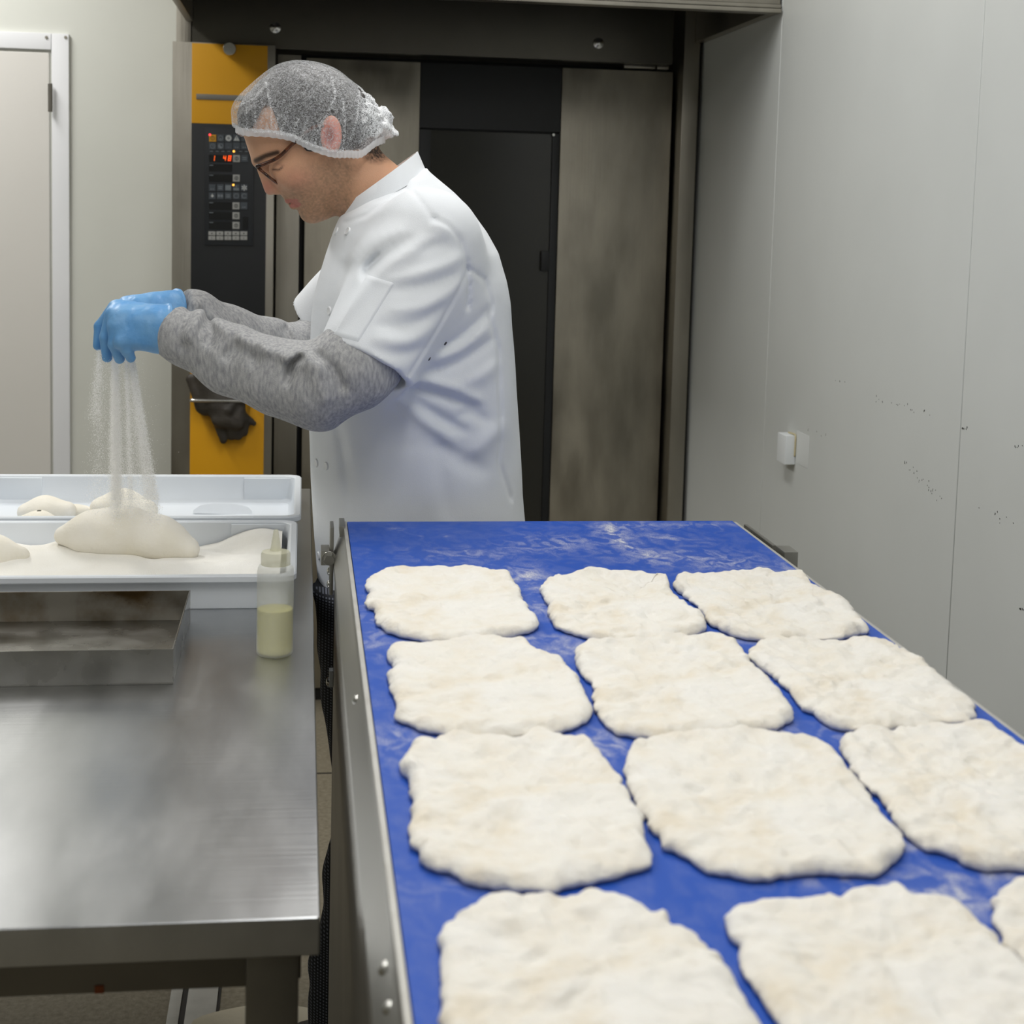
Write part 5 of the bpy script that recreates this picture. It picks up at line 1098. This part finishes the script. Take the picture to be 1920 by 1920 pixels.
hand([  # near hand: metacarpals, then fingers little -> index, thumb
 [(300, 628, 2.305, .026, K), (262, 608, 2.305, .026), (236, 600, 2.31, .021)],
 [(300, 638, 2.295, .018, K), (238, 635, 2.292, .0165), (228, 640, 2.288, .0125)],
 [(304, 622, 2.300, .018, K), (222, 612, 2.302, .0150)],
 [(312, 605, 2.310, .018, K), (216, 590, 2.318, .0140)],
 [(318, 596, 2.322, .017, K), (222, 578, 2.335, .0135)],
 [(232, 640, 2.288, .0118), (238, 657, 2.290, .0088), (245, 671, 2.296, .0074)],
 [(218, 614, 2.300, .0125), (214, 646, 2.298, .0090), (224, 673, 2.304, .0076)],
 [(212, 592, 2.318, .0125), (198, 632, 2.316, .0092), (201, 670, 2.320, .0078)],
 [(217, 578, 2.335, .0120), (188, 612, 2.342, .0090), (184, 648, 2.342, .0076)],
 [(285, 620, 2.335, .017), (250, 640, 2.350, .0115), (222, 662, 2.346, .0085)]],
 ((314, 615, 2.309), (294, 611, 2.305), .0345))
hand([  # far hand
 [(325, 580, 2.435, .024, K), (290, 577, 2.425, .024), (262, 578, 2.42, .02)],
 [(325, 588, 2.42, .017, K), (246, 590, 2.405, .0135)],
 [(328, 580, 2.43, .017, K), (238, 578, 2.415, .0138)],
 [(330, 574, 2.44, .016, K), (238, 571, 2.43, .0135)],
 [(332, 574, 2.45, .016, K), (246, 571, 2.448, .013)],
 [(244, 592, 2.405, .0115), (232, 622, 2.395, .0088), (232, 646, 2.390, .0075)],
 [(236, 580, 2.415, .0115), (214, 612, 2.405, .0090), (212, 642, 2.398, .0076)],
 [(236, 572, 2.43, .0115), (205, 606, 2.425, .0090), (200, 640, 2.418, .0078)],
 [(244, 572, 2.448, .0115), (208, 598, 2.446, .0088), (198, 628, 2.44, .0075)],
 [(310, 590, 2.41, .015), (280, 608, 2.385, .011), (250, 628, 2.372, .0085)]],
 ((335, 578, 2.441), (318, 577, 2.433), .0285))
# ---- trousers and shoes
lo = PW(530, 2240, 2.35); hi = PW(900, 1040, 2.35); lo = (lo[0] - .03, 2.22, .03); hi = (hi[0], 2.72, hi[2]); h4 = .006
G = grid(lo, hi, h4); Fv = None
def leg(path, yy):
    f = None
    for a, b in zip(path[:-1], path[1:]):
        g = rcone(G, at_y(a[0], a[1], yy), at_y(b[0], b[1], yy), a[2], b[2]); f = g if f is None else smin(f, g, .03)
    return f
Fv = leg([(712, 1080, .098), (704, 1200, .086), (702, 1300, .078), (706, 1400, .066), (708, 1480, .060), (700, 1560, .060), (688, 1640, .062), (680, 1740, .062), (668, 1808, .068), (676, 1850, .060), (662, 1890, .068), (660, 2000, .066), (660, 2130, .066)], 2.37)
Fv = smin(Fv, leg([(760, 1080, .098), (760, 1300, .08), (765, 1480, .068), (770, 1700, .06), (775, 1900, .062), (775, 2080, .062)], 2.56), .05)
Fv = smin(Fv, rcone(G, PW(740, 1060, 2.36), PW(740, 1060, 2.56), .11, .11), .06)
Fv = np.maximum(Fv, G[2] - PW(760, 1075)[2]) + (.004 * vnoise(G[0] * 18, G[1] * 18, G[2] * 30, 12)).astype(np.float32)
V, Q = surface_nets(Fv, lo, h4); V = lap_smooth(V, Q, 2)
M_tro = bpy.data.materials.new('fine_check_cotton'); M_tro.use_nodes = True; nt = M_tro.node_tree; p = nt.nodes['Principled BSDF']; p.inputs['Roughness'].default_value = .9; L = nt.links.new
tcn = nt.nodes.new('ShaderNodeTexCoord'); sp = nt.nodes.new('ShaderNodeSeparateXYZ'); L(tcn.outputs['Object'], sp.inputs[0])
def mn(op, a, b=None):
    n = nt.nodes.new('ShaderNodeMath'); n.operation = op
    for i, v in enumerate((a, b)):
        if v is None: continue
        if isinstance(v, (int, float)): n.inputs[i].default_value = v
        else: L(v, n.inputs[i])
    return n.outputs[0]
fr_ = lambda s, k: mn('GREATER_THAN', mn('FRACT', mn('MULTIPLY', s, k)), .5)
ck = mn('MULTIPLY', fr_(sp.outputs[0], 210.0), fr_(sp.outputs[2], 210.0))
mx = nt.nodes.new('ShaderNodeMix'); mx.data_type = 'RGBA'; mx.inputs[6].default_value = srgb(26, 28, 36); mx.inputs[7].default_value = srgb(112, 116, 128); L(ck, mx.inputs[0]); L(mx.outputs[2], p.inputs['Base Color'])
obj('trousers', np_mesh('trousers', V, Q), M_tro, person)
M_shoe = pmat('dark_shoe', srgb(24, 24, 26), rough=.5)
for sx, sy in ((at_y(650, 2150, 2.37)[0], 2.37), (at_y(770, 2110, 2.56)[0], 2.56)):
    lo = (sx - .26, sy - .07, 0.0); hi = (sx + .12, sy + .07, .15); G = grid((lo[0], lo[1], -.01), hi, .005)
    f = smin(rcone(G, (sx + .05, sy, .05), (sx - .08, sy, .045), .045, .046), rcone(G, (sx - .08, sy, .045), (sx - .19, sy, .034), .046, .034), .02); f = smin(f, rcone(G, (sx + .03, sy, .06), (sx + .03, sy, .11), .045, .046), .02)
    f = smax(f, (.001 - G[2]).astype(np.float32), .008); V, Q = surface_nets(f, (lo[0], lo[1], -.01), .005); obj('shoe', np_mesh('shoe', lap_smooth(V, Q, 1), Q), M_shoe, person)
# ------------------------------------------------------------------ falling flour: loose grains
fsc = 1.0
streams = [  # x0, y0, x1, y1 (pixels), half widths, count, depth spread
    (216, 668, 220, 985, 6, 14, 48000, .010), (212, 672, 212, 985, 5, 10, 9000, .008), (237, 672, 246, 985, 3, 9, 9000, .010), (244, 660, 288, 985, 5, 16, 25000, .010), (250, 668, 300, 985, 3, 7, 7000, .008),
    (236, 665, 262, 985, 8, 30, 9000, .014), (186, 655, 176, 800, 5, 14, 3500, .010), (190, 660, 182, 985, 10, 22, 5500, .014), (230, 665, 240, 985, 40, 58, 5000, .02)]
P = []
for x0, y0, x1, y1, w0, w1, n, dsp in streams:
    n = int(n * fsc)
    t = rng.random(n) ** .85; t = t * (1 + .06 * rng.normal(0, 1, n) * (t > .85)); t = np.where((t > .9) & (rng.random(n) < .5), rng.random(n) * .9, t); y = y0 + (y1 - y0) * t; x = x0 + (x1 - x0) * t + rng.normal(0, .55, n) * (w0 + (w1 - w0) * t)
    yy = 2.325 + .03 * t + rng.normal(0, dsp, n)
    v = np.stack([(x - PPX) / F_PX, (y - PPY) / F_PX, np.ones(n)], 1); W_ = np.stack([v @ _r, v @ _d, -(v @ _dn)], 1); P.append(C0 + W_ * (yy / W_[:, 1])[:, None])
P = np.concatenate(P); P = P[P[:, 2] > ZT + .075]; n = len(P)
sz = rng.uniform(.0004, .0008, n); T = rng.normal(0, 1, (n, 3, 3)); T -= T.mean(1, keepdims=True); T *= sz[:, None, None] / np.linalg.norm(T, axis=2).mean(1)[:, None, None]   # tiny randomly turned flakes
V = (P[:, None, :] + T).reshape(-1, 3); Q = np.arange(n * 3).reshape(-1, 3)
M_dust = bpy.data.materials.new('airborne_flour'); M_dust.use_nodes = True; nt = M_dust.node_tree; L = nt.links.new
p = nt.nodes['Principled BSDF']; p.inputs['Base Color'].default_value = (.96, .955, .94, 1); p.inputs['Roughness'].default_value = 1; p.inputs['Specular IOR Level'].default_value = 0
tr = nt.nodes.new('ShaderNodeBsdfTranslucent'); tr.inputs[0].default_value = (.97, .965, .95, 1); ms = nt.nodes.new('ShaderNodeMixShader'); ms.inputs[0].default_value = .5
L(p.outputs[0], ms.inputs[1]); L(tr.outputs[0], ms.inputs[2]); L(ms.outputs[0], nt.nodes['Material Output'].inputs[0])
fs = obj('falling_flour', np_mesh('falling_flour', V, Q, False), M_dust); fs['kind'] = 'stuff'; tag(fs, 'white flour pouring in streams from the gloved hands into the tray', 'flour')
